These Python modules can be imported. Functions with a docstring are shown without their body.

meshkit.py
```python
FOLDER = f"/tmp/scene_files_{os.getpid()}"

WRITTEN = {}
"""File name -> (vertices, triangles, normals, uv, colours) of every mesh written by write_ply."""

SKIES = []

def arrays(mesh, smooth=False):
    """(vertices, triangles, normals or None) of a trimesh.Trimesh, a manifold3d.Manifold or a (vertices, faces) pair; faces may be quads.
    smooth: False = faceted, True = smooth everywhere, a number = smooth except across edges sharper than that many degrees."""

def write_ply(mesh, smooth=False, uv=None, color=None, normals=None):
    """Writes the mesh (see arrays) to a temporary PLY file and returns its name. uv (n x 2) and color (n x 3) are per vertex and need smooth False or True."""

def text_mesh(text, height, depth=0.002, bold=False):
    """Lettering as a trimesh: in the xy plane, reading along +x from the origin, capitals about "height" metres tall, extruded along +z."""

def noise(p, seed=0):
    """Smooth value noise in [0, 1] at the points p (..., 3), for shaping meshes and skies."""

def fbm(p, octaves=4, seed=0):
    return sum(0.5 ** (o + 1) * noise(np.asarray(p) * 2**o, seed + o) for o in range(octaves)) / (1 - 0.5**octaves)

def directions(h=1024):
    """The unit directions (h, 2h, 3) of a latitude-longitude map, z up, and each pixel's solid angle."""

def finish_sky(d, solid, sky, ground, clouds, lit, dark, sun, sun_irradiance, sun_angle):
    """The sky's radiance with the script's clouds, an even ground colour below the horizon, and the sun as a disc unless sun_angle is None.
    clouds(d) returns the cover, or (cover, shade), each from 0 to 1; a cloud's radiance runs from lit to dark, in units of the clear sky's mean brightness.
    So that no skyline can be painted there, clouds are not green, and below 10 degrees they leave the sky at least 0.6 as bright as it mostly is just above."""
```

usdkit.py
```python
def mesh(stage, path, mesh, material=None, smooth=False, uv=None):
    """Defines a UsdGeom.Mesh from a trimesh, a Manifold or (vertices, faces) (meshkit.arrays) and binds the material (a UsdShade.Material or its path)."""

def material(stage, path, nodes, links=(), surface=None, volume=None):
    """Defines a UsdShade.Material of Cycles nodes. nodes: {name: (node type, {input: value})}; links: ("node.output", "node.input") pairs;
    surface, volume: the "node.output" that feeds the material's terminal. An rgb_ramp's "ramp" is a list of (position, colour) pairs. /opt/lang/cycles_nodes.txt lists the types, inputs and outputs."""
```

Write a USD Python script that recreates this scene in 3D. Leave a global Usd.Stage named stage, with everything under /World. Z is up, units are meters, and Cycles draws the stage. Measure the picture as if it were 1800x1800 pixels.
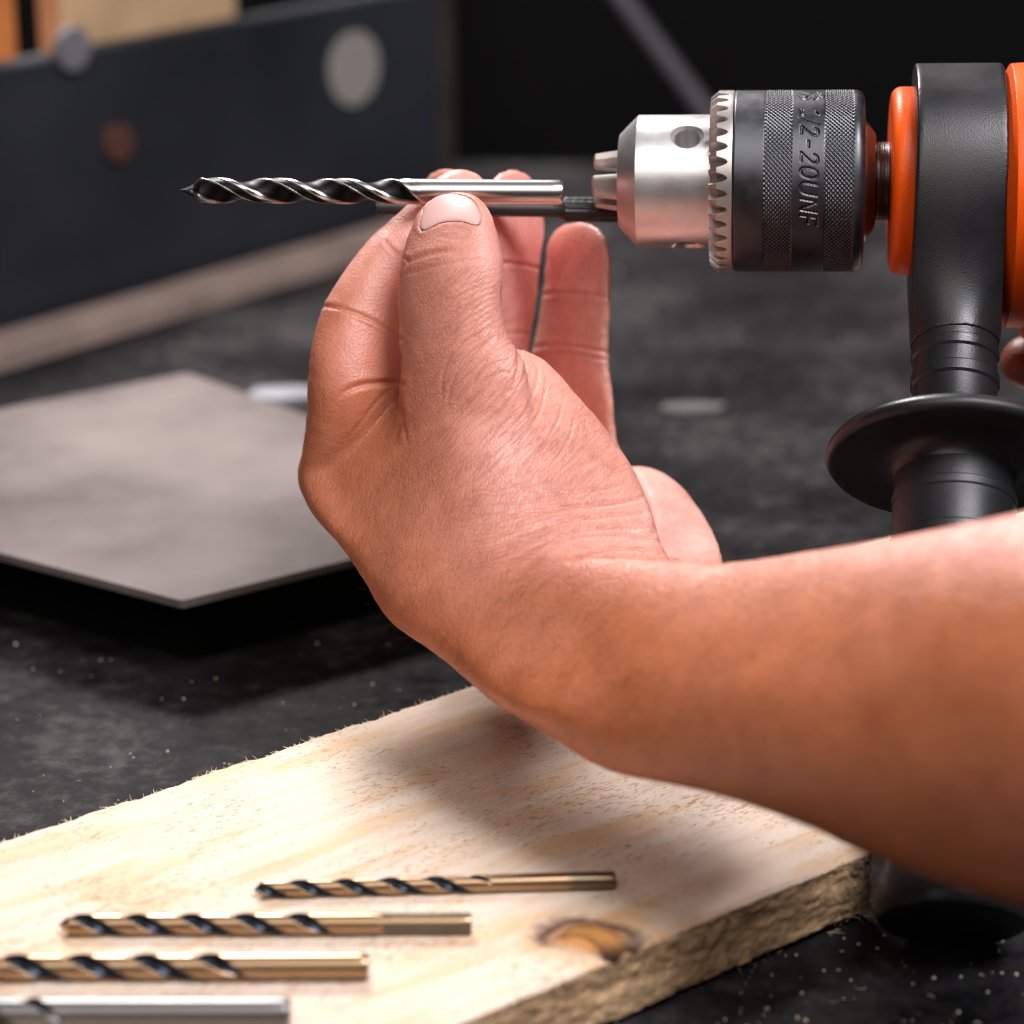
import math, numpy as np, trimesh, usdkit, meshkit
from pxr import Usd, UsdGeom, UsdLux, UsdShade, Sdf, Gf, Vt
from scipy import ndimage, sparse
from scipy.sparse.linalg import spsolve
from scipy.interpolate import RBFInterpolator, CubicSpline
import manifold3d as m3
from shapely.geometry import Polygon, Point, LineString
import shapely

stage = Usd.Stage.CreateInMemory()
UsdGeom.SetStageUpAxis(stage, 'Z'); UsdGeom.SetStageMetersPerUnit(stage, 1.0)
UsdGeom.Xform.Define(stage, '/World')
rng = np.random.default_rng(7)
MM = 0.001

# ------------------------------------------------------------------ camera
H = 275.0                      # lens height above the bench, mm
FP = 4600.0                    # focal length in pixels of the 1800 px photograph
PITCH = math.radians(20.0)
CP, SP = math.cos(PITCH), math.sin(PITCH)
cam = UsdGeom.Camera.Define(stage, '/World/camera')
cam.AddTranslateOp().Set(Gf.Vec3d(0, 0, H * MM)); cam.AddRotateXOp().Set(70.0)
cam.CreateHorizontalApertureAttr(24.0); cam.CreateVerticalApertureAttr(24.0)
cam.CreateFocalLengthAttr(24.0 * FP / 1800); cam.CreateFStopAttr(6.0); cam.CreateFocusDistanceAttr(0.597)
cam.CreateClippingRangeAttr(Gf.Vec2f(0.02, 50.0))
cam.CreateExposureAttr(0.75)

# ------------------------------------------------------------------ lamps
def rect(name, pos, target, w, h, inten, col):
    l = UsdLux.RectLight.Define(stage, '/World/' + name)
    l.CreateWidthAttr(w); l.CreateHeightAttr(h); l.CreateIntensityAttr(inten); l.CreateColorAttr(Gf.Vec3f(*col))
    pos, target = np.array(pos, float), np.array(target, float)
    z = pos - target; z /= np.linalg.norm(z)
    x = np.cross([0, 1, 0.001], z); x /= np.linalg.norm(x); y = np.cross(z, x)
    M = np.eye(4); M[0, :3], M[1, :3], M[2, :3], M[3, :3] = x, y, z, pos
    l.AddTransformOp().Set(Gf.Matrix4d(*M.ravel().tolist()))
    return l
rect('back_lamp', (-0.20, 1.36, 0.82), (0.02, 0.53, 0.02), 0.20, 0.20, 92.0, (1.0, 0.94, 0.93))
rect('front_lamp', (0.46, 0.14, 1.08), (0.02, 0.56, 0.10), 0.50, 0.40, 17.5, (0.97, 0.95, 1.0))
rect('room_bounce', (-0.30, -0.45, 1.20), (0.0, 0.60, 0.05), 1.3, 0.9, 1.6, (1.0, 0.91, 0.86))

# ------------------------------------------------------------------ helpers
def world(q):
    """lens frame (right, up, depth; mm) -> world mm"""
    q = np.asarray(q, float); x, u, w = q[..., 0], q[..., 1], q[..., 2]
    return np.stack([x, w * CP + u * SP, H - w * SP + u * CP], -1)
def wdir(q):
    x, u, w = q
    return np.array([x, w * CP + u * SP, -w * SP + u * CP])
def cpt(px, py, w):
    px, py, w = np.broadcast_arrays(np.asarray(px, float), py, w)
    return np.stack([(px - 900) / FP * w, (900 - py) / FP * w, w], -1)
def P(px, py, w): return world(cpt(px, py, w))
def onz(px, py, z):
    r = wdir(((px - 900) / FP, (900 - py) / FP, 1.0))
    return np.array([0, 0, H]) + r * ((z - H) / r[2])

used = {}
def path_of(name, parent=None):
    base = (parent.GetPath().pathString if parent is not None else '/World') + '/' + name
    k = used.get(base, 0); used[base] = k + 1
    return base if k == 0 else f'{base}_{k:03d}'
def tag(prim, label=None, cat=None, group=None, kind=None):
    p = prim.GetPrim() if hasattr(prim, 'GetPrim') else prim
    for k, v in (('label', label), ('category', cat), ('group', group), ('kind', kind)):
        if v: p.SetCustomDataByKey(k, v)
    return p
def thing(name, label, cat, loc=(0, 0, 0), group=None):
    x = UsdGeom.Xform.Define(stage, path_of(name)); x.AddTranslateOp().Set(Gf.Vec3d(*(np.asarray(loc, float) * MM).tolist()))
    p = tag(x, label, cat, group); ORIG[p.GetPath()] = np.asarray(loc, float)
    return p
ORIG = {}
def origin(parent):
    if parent is None: return np.zeros(3)
    for k in parent.GetPath().GetPrefixes():
        if k in ORIG: return ORIG[k]
    return np.zeros(3)
def obj(name, mesh, mat, parent=None, smooth=False, tint=None, loc=None, fold=None):
    """mesh in world mm -> ONE Mesh prim; tint, loc: per-vertex primvars"""
    v, f, n = meshkit.arrays(mesh, smooth)
    v = (v - origin(parent)) * MM
    m = usdkit.mesh(stage, path_of(name, parent), (v, f), LOOK[mat], smooth=False)
    if n is not None:
        m.CreateNormalsAttr(Vt.Vec3fArray.FromNumpy(n.astype(np.float32))); m.SetNormalsInterpolation('vertex')
    api = UsdGeom.PrimvarsAPI(m)
    if tint is not None:
        api.CreatePrimvar('tint', Sdf.ValueTypeNames.Color3fArray, 'vertex').Set(Vt.Vec3fArray.FromNumpy(np.asarray(tint, np.float32)))
    if fold is not None:
        api.CreatePrimvar('fold', Sdf.ValueTypeNames.Color3fArray, 'vertex').Set(Vt.Vec3fArray.FromNumpy(np.asarray(fold, np.float32)))
    if loc is not None:
        api.CreatePrimvar('loc', Sdf.ValueTypeNames.Vector3fArray, 'vertex').Set(Vt.Vec3fArray.FromNumpy(np.asarray(loc, np.float32)))
    return m.GetPrim()
def cat_mesh(ms): return trimesh.util.concatenate([trimesh.Trimesh(*meshkit.arrays(m)[:2], process=False) for m in ms])
def grid_faces(nu, nv, wrap=False):
    i, j = np.meshgrid(np.arange(nu - 1), np.arange(nv if wrap else nv - 1), indexing='ij')
    a = i * nv + j; b = i * nv + (j + 1) % nv; c = (i + 1) * nv + (j + 1) % nv; d = (i + 1) * nv + j
    q = np.stack([a, b, c, d], -1).reshape(-1, 4)
    return np.vstack([q[:, [0, 1, 2]], q[:, [0, 2, 3]]])
def frame(axis, up):
    a = np.asarray(axis, float); a = a / np.linalg.norm(a)
    u = np.asarray(up, float); u = u - a * (u @ a); u /= np.linalg.norm(u)
    return a, u, np.cross(a, u)
def lathe(org, fr, prof, n=96, rad=None, close=True):
    """prof: (s, r) rows along axis; rad(s, phi, r) may reshape"""
    a, u, t = fr; prof = np.asarray(prof, float)
    ph = np.arange(n) * 2 * np.pi / n
    S, PH = np.meshgrid(prof[:, 0], ph, indexing='ij'); R = np.repeat(prof[:, 1:2], n, 1)
    if rad is not None: R = rad(S, PH, R)
    v = org + S[..., None] * a + (R * np.cos(PH))[..., None] * u + (R * np.sin(PH))[..., None] * t
    f = grid_faces(len(prof), n, True); v = v.reshape(-1, 3)
    if close:
        k = len(v); v = np.vstack([v, org + prof[0, 0] * a, org + prof[-1, 0] * a])
        j = np.arange(n); e = (len(prof) - 1) * n
        f = np.vstack([f, np.stack([np.full(n, k), (j + 1) % n, j], 1), np.stack([np.full(n, k + 1), e + j, e + (j + 1) % n], 1)])
    m = trimesh.Trimesh(v, f, process=False)
    return m if close is False or m.volume > 0 else trimesh.Trimesh(v, f[:, ::-1], process=False)
def man(t): return m3.Manifold(m3.Mesh(np.asarray(t.vertices, np.float32), np.asarray(t.faces, np.uint32)))
def prism(poly, z0, z1):
    m = trimesh.creation.extrude_polygon(poly, z1 - z0, engine='earcut'); m.apply_translation([0, 0, z0]); return m
def rbox(a, b, r=1.0):
    """bevelled box between two corners"""
    a, b = np.minimum(a, b), np.maximum(a, b)
    pts = [[(a[i] + (r if k != i else 0)) if s[i] < 0 else (b[i] - (r if k != i else 0)) for i in range(3)] for s in np.array(np.meshgrid([-1, 1], [-1, 1], [-1, 1])).T.reshape(-1, 3) for k in range(3)]
    return trimesh.convex.convex_hull(np.array(pts))
def smoothstep(a, b, x):
    t = np.clip((x - a) / (b - a), 0, 1); return t * t * (3 - 2 * t)
def fbm(p, o=4, seed=0): return meshkit.fbm(np.asarray(p, float), o, seed) - 0.5

def smin(A, B, k):
    h = np.maximum(k - np.abs(A - B), 0) / k; return np.minimum(A, B) - h * h * k * 0.25
def surface_nets(F):
    ins = F < 0; nx, ny, nz = F.shape
    cs = sum(ins[i:nx - 1 + i, j:ny - 1 + j, k:nz - 1 + k].astype(np.int8) for i in (0, 1) for j in (0, 1) for k in (0, 1))
    act = (cs > 0) & (cs < 8); idx = -np.ones(act.shape, np.int64); cells = np.argwhere(act); idx[act] = np.arange(len(cells))
    acc = np.zeros((len(cells), 3)); cnt = np.zeros(len(cells)); corner = lambda o: F[cells[:, 0] + o[0], cells[:, 1] + o[1], cells[:, 2] + o[2]]
    for ax in range(3):
        o1, o2 = [a_ for a_ in range(3) if a_ != ax]
        for p_ in (0, 1):
            for q_ in (0, 1):
                oa = [0, 0, 0]; oa[o1], oa[o2] = p_, q_; ob = list(oa); ob[ax] = 1
                fa, fb = corner(oa), corner(ob); x = (fa < 0) != (fb < 0); t = np.where(x, fa / np.where(x, fa - fb, 1), 0)
                pos = np.tile(np.array(oa, float), (len(cells), 1)); pos[:, ax] = t; acc[x] += pos[x]; cnt[x] += 1
    v = cells + acc / cnt[:, None]; faces = []
    for ax in range(3):
        o1, o2 = [(1, 2), (2, 0), (0, 1)][ax]
        sl_a, sl_b = [slice(None)] * 3, [slice(None)] * 3; sl_a[ax], sl_b[ax] = slice(0, -1), slice(1, None)
        ch = ins[tuple(sl_a)] != ins[tuple(sl_b)]; e = np.argwhere(ch)
        e = e[(e[:, o1] > 0) & (e[:, o2] > 0) & (e[:, o1] < F.shape[o1] - 1) & (e[:, o2] < F.shape[o2] - 1)]
        q = []
        for d1, d2 in ((1, 1), (0, 1), (0, 0), (1, 0)):
            c = e.copy(); c[:, o1] -= d1; c[:, o2] -= d2; q.append(idx[c[:, 0], c[:, 1], c[:, 2]])
        q = np.stack(q, 1); flip = ~ins[e[:, 0], e[:, 1], e[:, 2]]; q[flip] = q[flip][:, ::-1]; faces.append(q)
    q = np.vstack(faces); return v, np.vstack([q[:, [0, 1, 2]], q[:, [0, 2, 3]]])
def taubin(m, n):
    e = m.edges_unique; k = len(m.vertices)
    A = sparse.csr_matrix((np.ones(2 * len(e)), (np.r_[e[:, 0], e[:, 1]], np.r_[e[:, 1], e[:, 0]])), shape=(k, k))
    D = sparse.diags(1 / np.maximum(np.asarray(A.sum(1)).ravel(), 1)) @ A; v = np.array(m.vertices)
    for _ in range(n):
        v = v + 0.5 * (D @ v - v); v = v - 0.52 * (D @ v - v)
    m.vertices = v

# ------------------------------------------------------------------ materials
LOOK = {}
def mat(name, nodes, links=(), surface='p.BSDF'):
    LOOK[name] = usdkit.material(stage, '/World/Looks/' + name, nodes, links, surface=surface)
def bumpy(name, base, rough, metallic=0.0, scale=800, detail=4, strength=0.3, dist=0.0003, var=0.12, extra=None, vscale=40, stretch=(1, 1, 1), rvar=0.1):
    c = np.array(base)
    nodes = {'g': ('geometry', {}), 'm': ('mapping', {'scale': stretch}), 'n': ('noise_texture', {'scale': scale, 'detail': detail}),
             'n2': ('noise_texture', {'scale': vscale, 'detail': 5.0, 'roughness': 0.6}),
             'cr': ('rgb_ramp', {'ramp': [(0.3, tuple(c * (1 - var))), (0.7, tuple(np.minimum(c * (1 + var), 1)))]}),
             'rr': ('map_range', {'from_min': 0.3, 'from_max': 0.7, 'to_min': max(rough - rvar, 0.02), 'to_max': rough + rvar}),
             'b': ('bump', {'strength': strength, 'distance': dist}),
             'p': ('principled_bsdf', {'metallic': metallic, **(extra or {})})}
    mat(name, nodes, [('g.position', 'm.vector'), ('m.vector', 'n.vector'), ('g.position', 'n2.vector'), ('n2.fac', 'cr.fac'), ('n2.fac', 'rr.value'),
                      ('cr.color', 'p.base_color'), ('rr.result', 'p.roughness'), ('n.fac', 'b.height'), ('b.normal', 'p.normal')])
bumpy('black_plastic', (0.011, 0.011, 0.0125), 0.40, scale=2600, detail=2, strength=0.2, dist=0.00025, var=0.1)
bumpy('orange_plastic', (0.80, 0.092, 0.003), 0.45, scale=1800, detail=2, strength=0.25, dist=0.0003, var=0.05, extra={'specular_ior_level': 0.3})
bumpy('turned_steel', (0.72, 0.70, 0.69), 0.37, 0.88, scale=1500, detail=3, strength=0.12, dist=0.0001, var=0.06, stretch=(1, 0.02, 0.02))
bumpy('gear_steel', (0.52, 0.48, 0.455), 0.42, 0.85, scale=2500, strength=0.15, dist=0.0001)
bumpy('dark_oxide', (0.085, 0.087, 0.095), 0.43, 1.0, scale=2500, strength=0.12, dist=0.0001, var=0.2, vscale=120)
bumpy('spindle_steel', (0.22, 0.21, 0.21), 0.35, 1.0, scale=2000, strength=0.1)
bumpy('jaw_steel', (0.50, 0.455, 0.43), 0.42, 0.7, scale=2000, strength=0.1)
bumpy('rod_grey', (0.022, 0.021, 0.025), 0.7, scale=300, strength=0.1, extra={'specular_ior_level': 0.15})
bumpy('scrap_metal', (0.30, 0.31, 0.34), 0.45, 0.4, scale=300, strength=0.3)
bumpy('dusty_chip', (0.09, 0.082, 0.083), 0.8, scale=300, strength=0.3)
bumpy('rod_black', (0.02, 0.02, 0.022), 0.4, scale=2000, strength=0.2)
bumpy('cabinet_paint', (0.0165, 0.0185, 0.024), 0.5, scale=60, strength=0.1, dist=0.001, var=0.35, vscale=9)
bumpy('dark_wall', (0.0035, 0.0032, 0.0032), 0.8, scale=60, strength=0.1, dist=0.001, extra={'specular_ior_level': 0.12})
bumpy('steel_plate', (0.165, 0.138, 0.128), 0.5, 0.0, scale=900, strength=0.2, dist=0.0002, var=0.5, vscale=13, stretch=(0.3, 1, 1), extra={'ior': 1.2})
bumpy('batten_wood', (0.30, 0.22, 0.185), 0.7, scale=300, strength=0.3, var=0.25, vscale=30)
bumpy('trim_bronze', (0.035, 0.028, 0.023), 0.5, scale=300, strength=0.1)
bumpy('orange_cloudy', (0.62, 0.20, 0.05), 0.6, scale=300, strength=0.1)
bumpy('tan_wood', (0.55, 0.36, 0.20), 0.7, scale=300, strength=0.3, var=0.15)
bumpy('white_sticker', (0.30, 0.275, 0.25), 0.5, scale=300, strength=0.05)
bumpy('red_sticker', (0.10, 0.042, 0.032), 0.5, scale=300, strength=0.05)
bumpy('latch_metal', (0.16, 0.155, 0.18), 0.6, 0.0, scale=300, strength=0.1)
bumpy('nail', (0.64, 0.375, 0.335), 0.42, scale=2600, detail=2, strength=0.12, dist=0.0001, var=0.05, extra={'subsurface_weight': 0.3, 'subsurface_radius': (1, 0.35, 0.2), 'subsurface_scale': 0.0015}, stretch=(1, 0.1, 0.1))
bumpy('hair', (0.06, 0.03, 0.018), 0.5, scale=300, strength=0.05)
bumpy('sawdust', (0.72, 0.58, 0.42), 0.8, scale=500, strength=0.2)
bumpy('fibre', (0.80, 0.62, 0.42), 0.7, scale=500, strength=0.1)
# bench: black, slightly shiny, worn and dusty
mat('bench_top', {'g': ('geometry', {}), 'n': ('noise_texture', {'scale': 14.0, 'detail': 8.0, 'roughness': 0.65}), 'n2': ('noise_texture', {'scale': 160.0, 'detail': 6.0, 'roughness': 0.7}),
    'mx': ('mix_float', {'fac': 0.45}), 'c': ('rgb_ramp', {'ramp': [(0.38, (0.006, 0.006, 0.0065)), (0.52, (0.024, 0.0225, 0.0235)), (0.68, (0.095, 0.086, 0.084))]}),
    'r': ('rgb_ramp', {'ramp': [(0.35, (0.30,) * 3), (0.65, (0.65,) * 3)]}), 'b': ('bump', {'strength': 0.2, 'distance': 0.0006}), 'p': ('principled_bsdf', {'specular_ior_level': 0.13, 'ior': 1.18})},
    [('g.position', 'n.vector'), ('g.position', 'n2.vector'), ('n.fac', 'mx.a'), ('n2.fac', 'mx.b'), ('mx.result', 'c.fac'), ('mx.result', 'r.fac'), ('c.color', 'p.base_color'),
     ('r.color', 'p.roughness'), ('n2.fac', 'b.height'), ('b.normal', 'p.normal')])
# metals painted per vertex (twist bits)
mat('bit_metal', {'t': ('attribute', {'attribute': 'tint'}), 'g': ('geometry', {}), 'n': ('noise_texture', {'scale': 1800.0, 'detail': 3.0}), 'b': ('bump', {'strength': 0.12, 'distance': 0.0001}),
    'bw': ('rgb_to_bw', {}), 'ro': ('map_range', {'from_min': 0.03, 'from_max': 0.25, 'to_min': 0.46, 'to_max': 0.28, 'clamp': True}),
    'p': ('principled_bsdf', {'metallic': 1.0})}, [('t.color', 'p.base_color'), ('t.color', 'bw.color'), ('bw.val', 'ro.value'), ('ro.result', 'p.roughness'), ('g.position', 'n.vector'), ('n.fac', 'b.height'), ('b.normal', 'p.normal')])
# skin: per-vertex tone x fine mottling, fine relief
mat('skin', {'t': ('attribute', {'attribute': 'tint'}), 'l': ('attribute', {'attribute': 'loc'}), 'k': ('attribute', {'attribute': 'fold'}), 'g': ('geometry', {}),
    'n': ('noise_texture', {'scale': 110.0, 'detail': 6.0, 'roughness': 0.65}), 'cr': ('rgb_ramp', {'ramp': [(0.3, (0.83, 0.76, 0.72)), (0.7, (1.10, 1.10, 1.10))]}),
    'mx': ('mix_color', {'blend_type': 'multiply', 'fac': 1.0, 'use_clamp_result': False}),
    'ra': ('vector_rotate', {'rotate_type': 'z_axis', 'angle': 0.80}), 'rb': ('vector_rotate', {'rotate_type': 'z_axis', 'angle': 0.14}), 'rc': ('vector_rotate', {'rotate_type': 'z_axis', 'angle': 1.25}),
    'ma': ('mapping', {'scale': (75.0, 760.0, 200.0)}), 'mb': ('mapping', {'scale': (70.0, 720.0, 200.0)}), 'mc': ('mapping', {'scale': (170.0, 850.0, 200.0)}),
    'na': ('noise_texture', {'scale': 1.0, 'detail': 3.0, 'distortion': 0.35}), 'nb': ('noise_texture', {'scale': 1.0, 'detail': 3.0, 'distortion': 0.35}), 'nc': ('noise_texture', {'scale': 1.0, 'detail': 3.0, 'distortion': 0.3}),
    'sa': ('math', {'math_type': 'subtract', 'value2': 0.5}), 'sb': ('math', {'math_type': 'subtract', 'value2': 0.5}), 'sc': ('math', {'math_type': 'subtract', 'value2': 0.5}),
    'aa': ('math', {'math_type': 'absolute'}), 'ab': ('math', {'math_type': 'absolute'}), 'ac': ('math', {'math_type': 'absolute'}),
    'fa': ('map_range', {'range_type': 'smoothstep', 'from_min': 0.0, 'from_max': 0.042, 'to_min': 1.0, 'to_max': 0.0, 'clamp': True}), 'fb': ('map_range', {'range_type': 'smoothstep', 'from_min': 0.0, 'from_max': 0.042, 'to_min': 1.0, 'to_max': 0.0, 'clamp': True}),
    'fc': ('map_range', {'range_type': 'smoothstep', 'from_min': 0.0, 'from_max': 0.06, 'to_min': 1.0, 'to_max': 0.0, 'clamp': True}),
    'kk': ('separate_color', {}), 'wa': ('math', {'math_type': 'multiply'}), 'wb': ('math', {'math_type': 'multiply'}), 'wc': ('math', {'math_type': 'multiply'}),
    's1': ('math', {'math_type': 'add'}), 's2': ('math', {'math_type': 'add', 'use_clamp': True}),
    'red': ('mix_color', {'blend_type': 'multiply', 'b': (0.72, 0.50, 0.44), 'use_clamp_result': False}), 'rf': ('math', {'math_type': 'multiply', 'value2': 0.38}),
    'v': ('voronoi_texture', {'scale': 1500.0, 'feature': 'f1', 'randomness': 1.0}), 'vm': ('math', {'math_type': 'multiply', 'value2': 0.65}),
    'h': ('math', {'math_type': 'subtract'}), 'b': ('bump', {'strength': 0.36, 'distance': 0.0004}),
    'p': ('principled_bsdf', {'roughness': 0.47, 'subsurface_weight': 0.22, 'subsurface_radius': (1.0, 0.35, 0.18), 'subsurface_scale': 0.0022, 'specular_ior_level': 0.5})},
    [('g.position', 'n.vector'), ('g.position', 'v.vector'), ('n.fac', 'cr.fac'), ('t.color', 'mx.a'), ('cr.color', 'mx.b'), ('k.color', 'kk.color')] +
    [x for c, o in (('a', 'r'), ('b', 'g'), ('c', 'b')) for x in ((f'l.vector', f'r{c}.vector'), (f'r{c}.vector', f'm{c}.vector'), (f'm{c}.vector', f'n{c}.vector'), (f'n{c}.fac', f's{c}.value1'), (f's{c}.value', f'a{c}.value1'),
                                                        (f'a{c}.value', f'f{c}.value'), (f'f{c}.result', f'w{c}.value1'), (f'kk.{o}', f'w{c}.value2'))] +
    [('wa.value', 's1.value1'), ('wb.value', 's1.value2'), ('s1.value', 's2.value1'), ('wc.value', 's2.value2'), ('s2.value', 'rf.value1'), ('rf.value', 'red.fac'), ('mx.result', 'red.a'), ('red.result', 'p.base_color'),
     ('v.distance', 'vm.value1'), ('vm.value', 'h.value1'), ('s2.value', 'h.value2'), ('h.value', 'b.height'), ('b.normal', 'p.normal')])
# plank: grain along loc.x (metres)
mat('plank_wood', {'t': ('attribute', {'attribute': 'tint'}), 'l': ('attribute', {'attribute': 'loc'}),
    'm1': ('mapping', {'scale': (14.0, 260.0, 260.0)}), 'n1': ('noise_texture', {'scale': 1.0, 'detail': 6.0, 'roughness': 0.6}),
    'm2': ('mapping', {'scale': (480.0, 1650.0, 1650.0)}), 'n2': ('noise_texture', {'scale': 1.0, 'detail': 3.0, 'roughness': 0.6}),
    'm3': ('mapping', {'scale': (30.0, 45.0, 45.0)}), 'n3': ('noise_texture', {'scale': 1.0, 'detail': 2.0}),
    'n4': ('noise_texture', {'scale': 2600.0, 'detail': 4.0, 'roughness': 0.7}),
    'c1': ('rgb_ramp', {'ramp': [(0.3, (0.93, 0.88, 0.81)), (0.55, (1.0, 1.0, 1.0)), (0.75, (1.04, 1.05, 1.06))]}),
    'pm': ('math', {'math_type': 'multiply_add', 'value2': 0.42, 'value3': 0.03}), 'lt': ('math', {'math_type': 'add'}),
    'c2': ('rgb_ramp', {'ramp': [(0.83, (1, 1, 1)), (0.93, (0.50, 0.36, 0.25))]}),
    'x1': ('mix_color', {'blend_type': 'multiply', 'fac': 1.0}), 'x2': ('mix_color', {'blend_type': 'multiply', 'fac': 0.75}),
    'h': ('math', {'math_type': 'multiply_add', 'value2': -1.2}), 'h2': ('math', {'math_type': 'add'}), 'b': ('bump', {'strength': 0.55, 'distance': 0.0006}),
    'p': ('principled_bsdf', {'roughness': 0.75, 'specular_ior_level': 0.25})},
    [('l.vector', 'm1.vector'), ('m1.vector', 'n1.vector'), ('l.vector', 'm2.vector'), ('m2.vector', 'n2.vector'), ('l.vector', 'm3.vector'), ('m3.vector', 'n3.vector'), ('l.vector', 'n4.vector'),
     ('n1.fac', 'c1.fac'), ('n3.fac', 'pm.value1'), ('pm.value', 'lt.value1'), ('n2.fac', 'lt.value2'), ('lt.value', 'c2.fac'),
     ('t.color', 'x1.a'), ('c1.color', 'x1.b'), ('x1.result', 'x2.a'), ('c2.color', 'x2.b'), ('x2.result', 'p.base_color'),
     ('lt.value', 'h.value1'), ('n1.fac', 'h.value3'), ('h.value', 'h2.value1'), ('n4.fac', 'h2.value2'), ('h2.value', 'b.height'), ('b.normal', 'p.normal')])

# ------------------------------------------------------------------ setting: bench and dark wall behind
bench = trimesh.creation.box([2400, 1500, 30]); bench.apply_translation([0, 500, -15])
tag(obj('workbench_top', bench, 'bench_top'), kind='structure')
wall = trimesh.creation.box([3000, 40, 1500]); wall.apply_translation([0, 1430, 600])
tag(obj('wall', wall, 'dark_wall'), kind='structure')

# ------------------------------------------------------------------ things far back on the bench
b0, b1 = onz(0, 612, 0), onz(640, 425, 0)
bd = (b1 - b0) / np.linalg.norm(b1 - b0); bn = np.array([-bd[1], bd[0], 0.0])          # along the box face; away from the lens side
def on_face(s, n, z): return b0 + bd * s + bn * n + np.array([0, 0, z])
def face_box(s0, s1, n0, n1, z0, z1, r=1.5):
    m = rbox([s0, n0, z0], [s1, n1, z1], r); v = np.asarray(m.vertices)
    return trimesh.Trimesh(b0 + v[:, :1] * bd + v[:, 1:2] * bn + v[:, 2:3] * np.array([0, 0, 1]), m.faces)
def face_disc(s, z, r, n0, n1):
    m = trimesh.creation.cylinder(radius=r, height=n1 - n0, sections=40); v = np.asarray(m.vertices)
    return trimesh.Trimesh(on_face(s, 0.5 * (n0 + n1), z) + v[:, :1] * bd + v[:, 1:2] * np.array([0, 0, 1]) + v[:, 2:3] * bn, m.faces)
SE = np.linalg.norm(onz(792, 385, 0) - b0)
box = thing('steel_toolbox', 'dark navy steel box at the back left with a round white sticker on its face', 'toolbox', b0)
obj('shell', face_box(-160, SE - 4, 0, 8, 0, 104, 1.5), 'cabinet_paint', box)
obj('corner_trim', face_box(SE - 4, SE + 6, -1.5, 8, 0, 106, 1.0), 'trim_bronze', box)
c = onz(620, 120, 0)
def face_st(px, py, n=0.0):
    r = wdir(((px - 900) / FP, (900 - py) / FP, 1.0)); o = np.array([0, 0, H])
    k = ((b0 - o) @ bn + n) / (r @ bn); q = o + r * k - b0
    return q @ bd, q[2] 
s, z = face_st(620, 120); obj('round_sticker', face_disc(s, z, 15.5, -1.2, -0.02), 'white_sticker', box)
s, z = face_st(204, 250); obj('rivet', face_disc(s, z, 7, -2.5, -0.02), 'red_sticker', box)
s, z = face_st(120, 70); obj('catch', face_disc(s, z - 3, 8, -3.0, -0.02), 'latch_metal', box)
bat = obj('wooden_batten', face_box(-170, SE - 40, -26, -6, 0.2, 9, 0.8), 'batten_wood')
tag(bat, 'long pale wooden batten lying along the foot of the dark steel box', 'batten')
s1_, _ = face_st(44, 60, 16); oc = obj('orange_case', face_box(s1_ - 110, s1_, 16, 80, 0.2, 175, 5), 'orange_cloudy')
tag(oc, 'blurred orange case behind the dark steel box in the top left corner', 'case')
s0_, s1_ = face_st(112, 20, 14)[0], face_st(420, 0, 14)[0]; tw = obj('tan_panel', face_box(s0_, s1_, 14, 30, 0.2, 150, 2), 'tan_wood')
tag(tw, 'tan wooden panel standing behind the dark steel box', 'panel')
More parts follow.
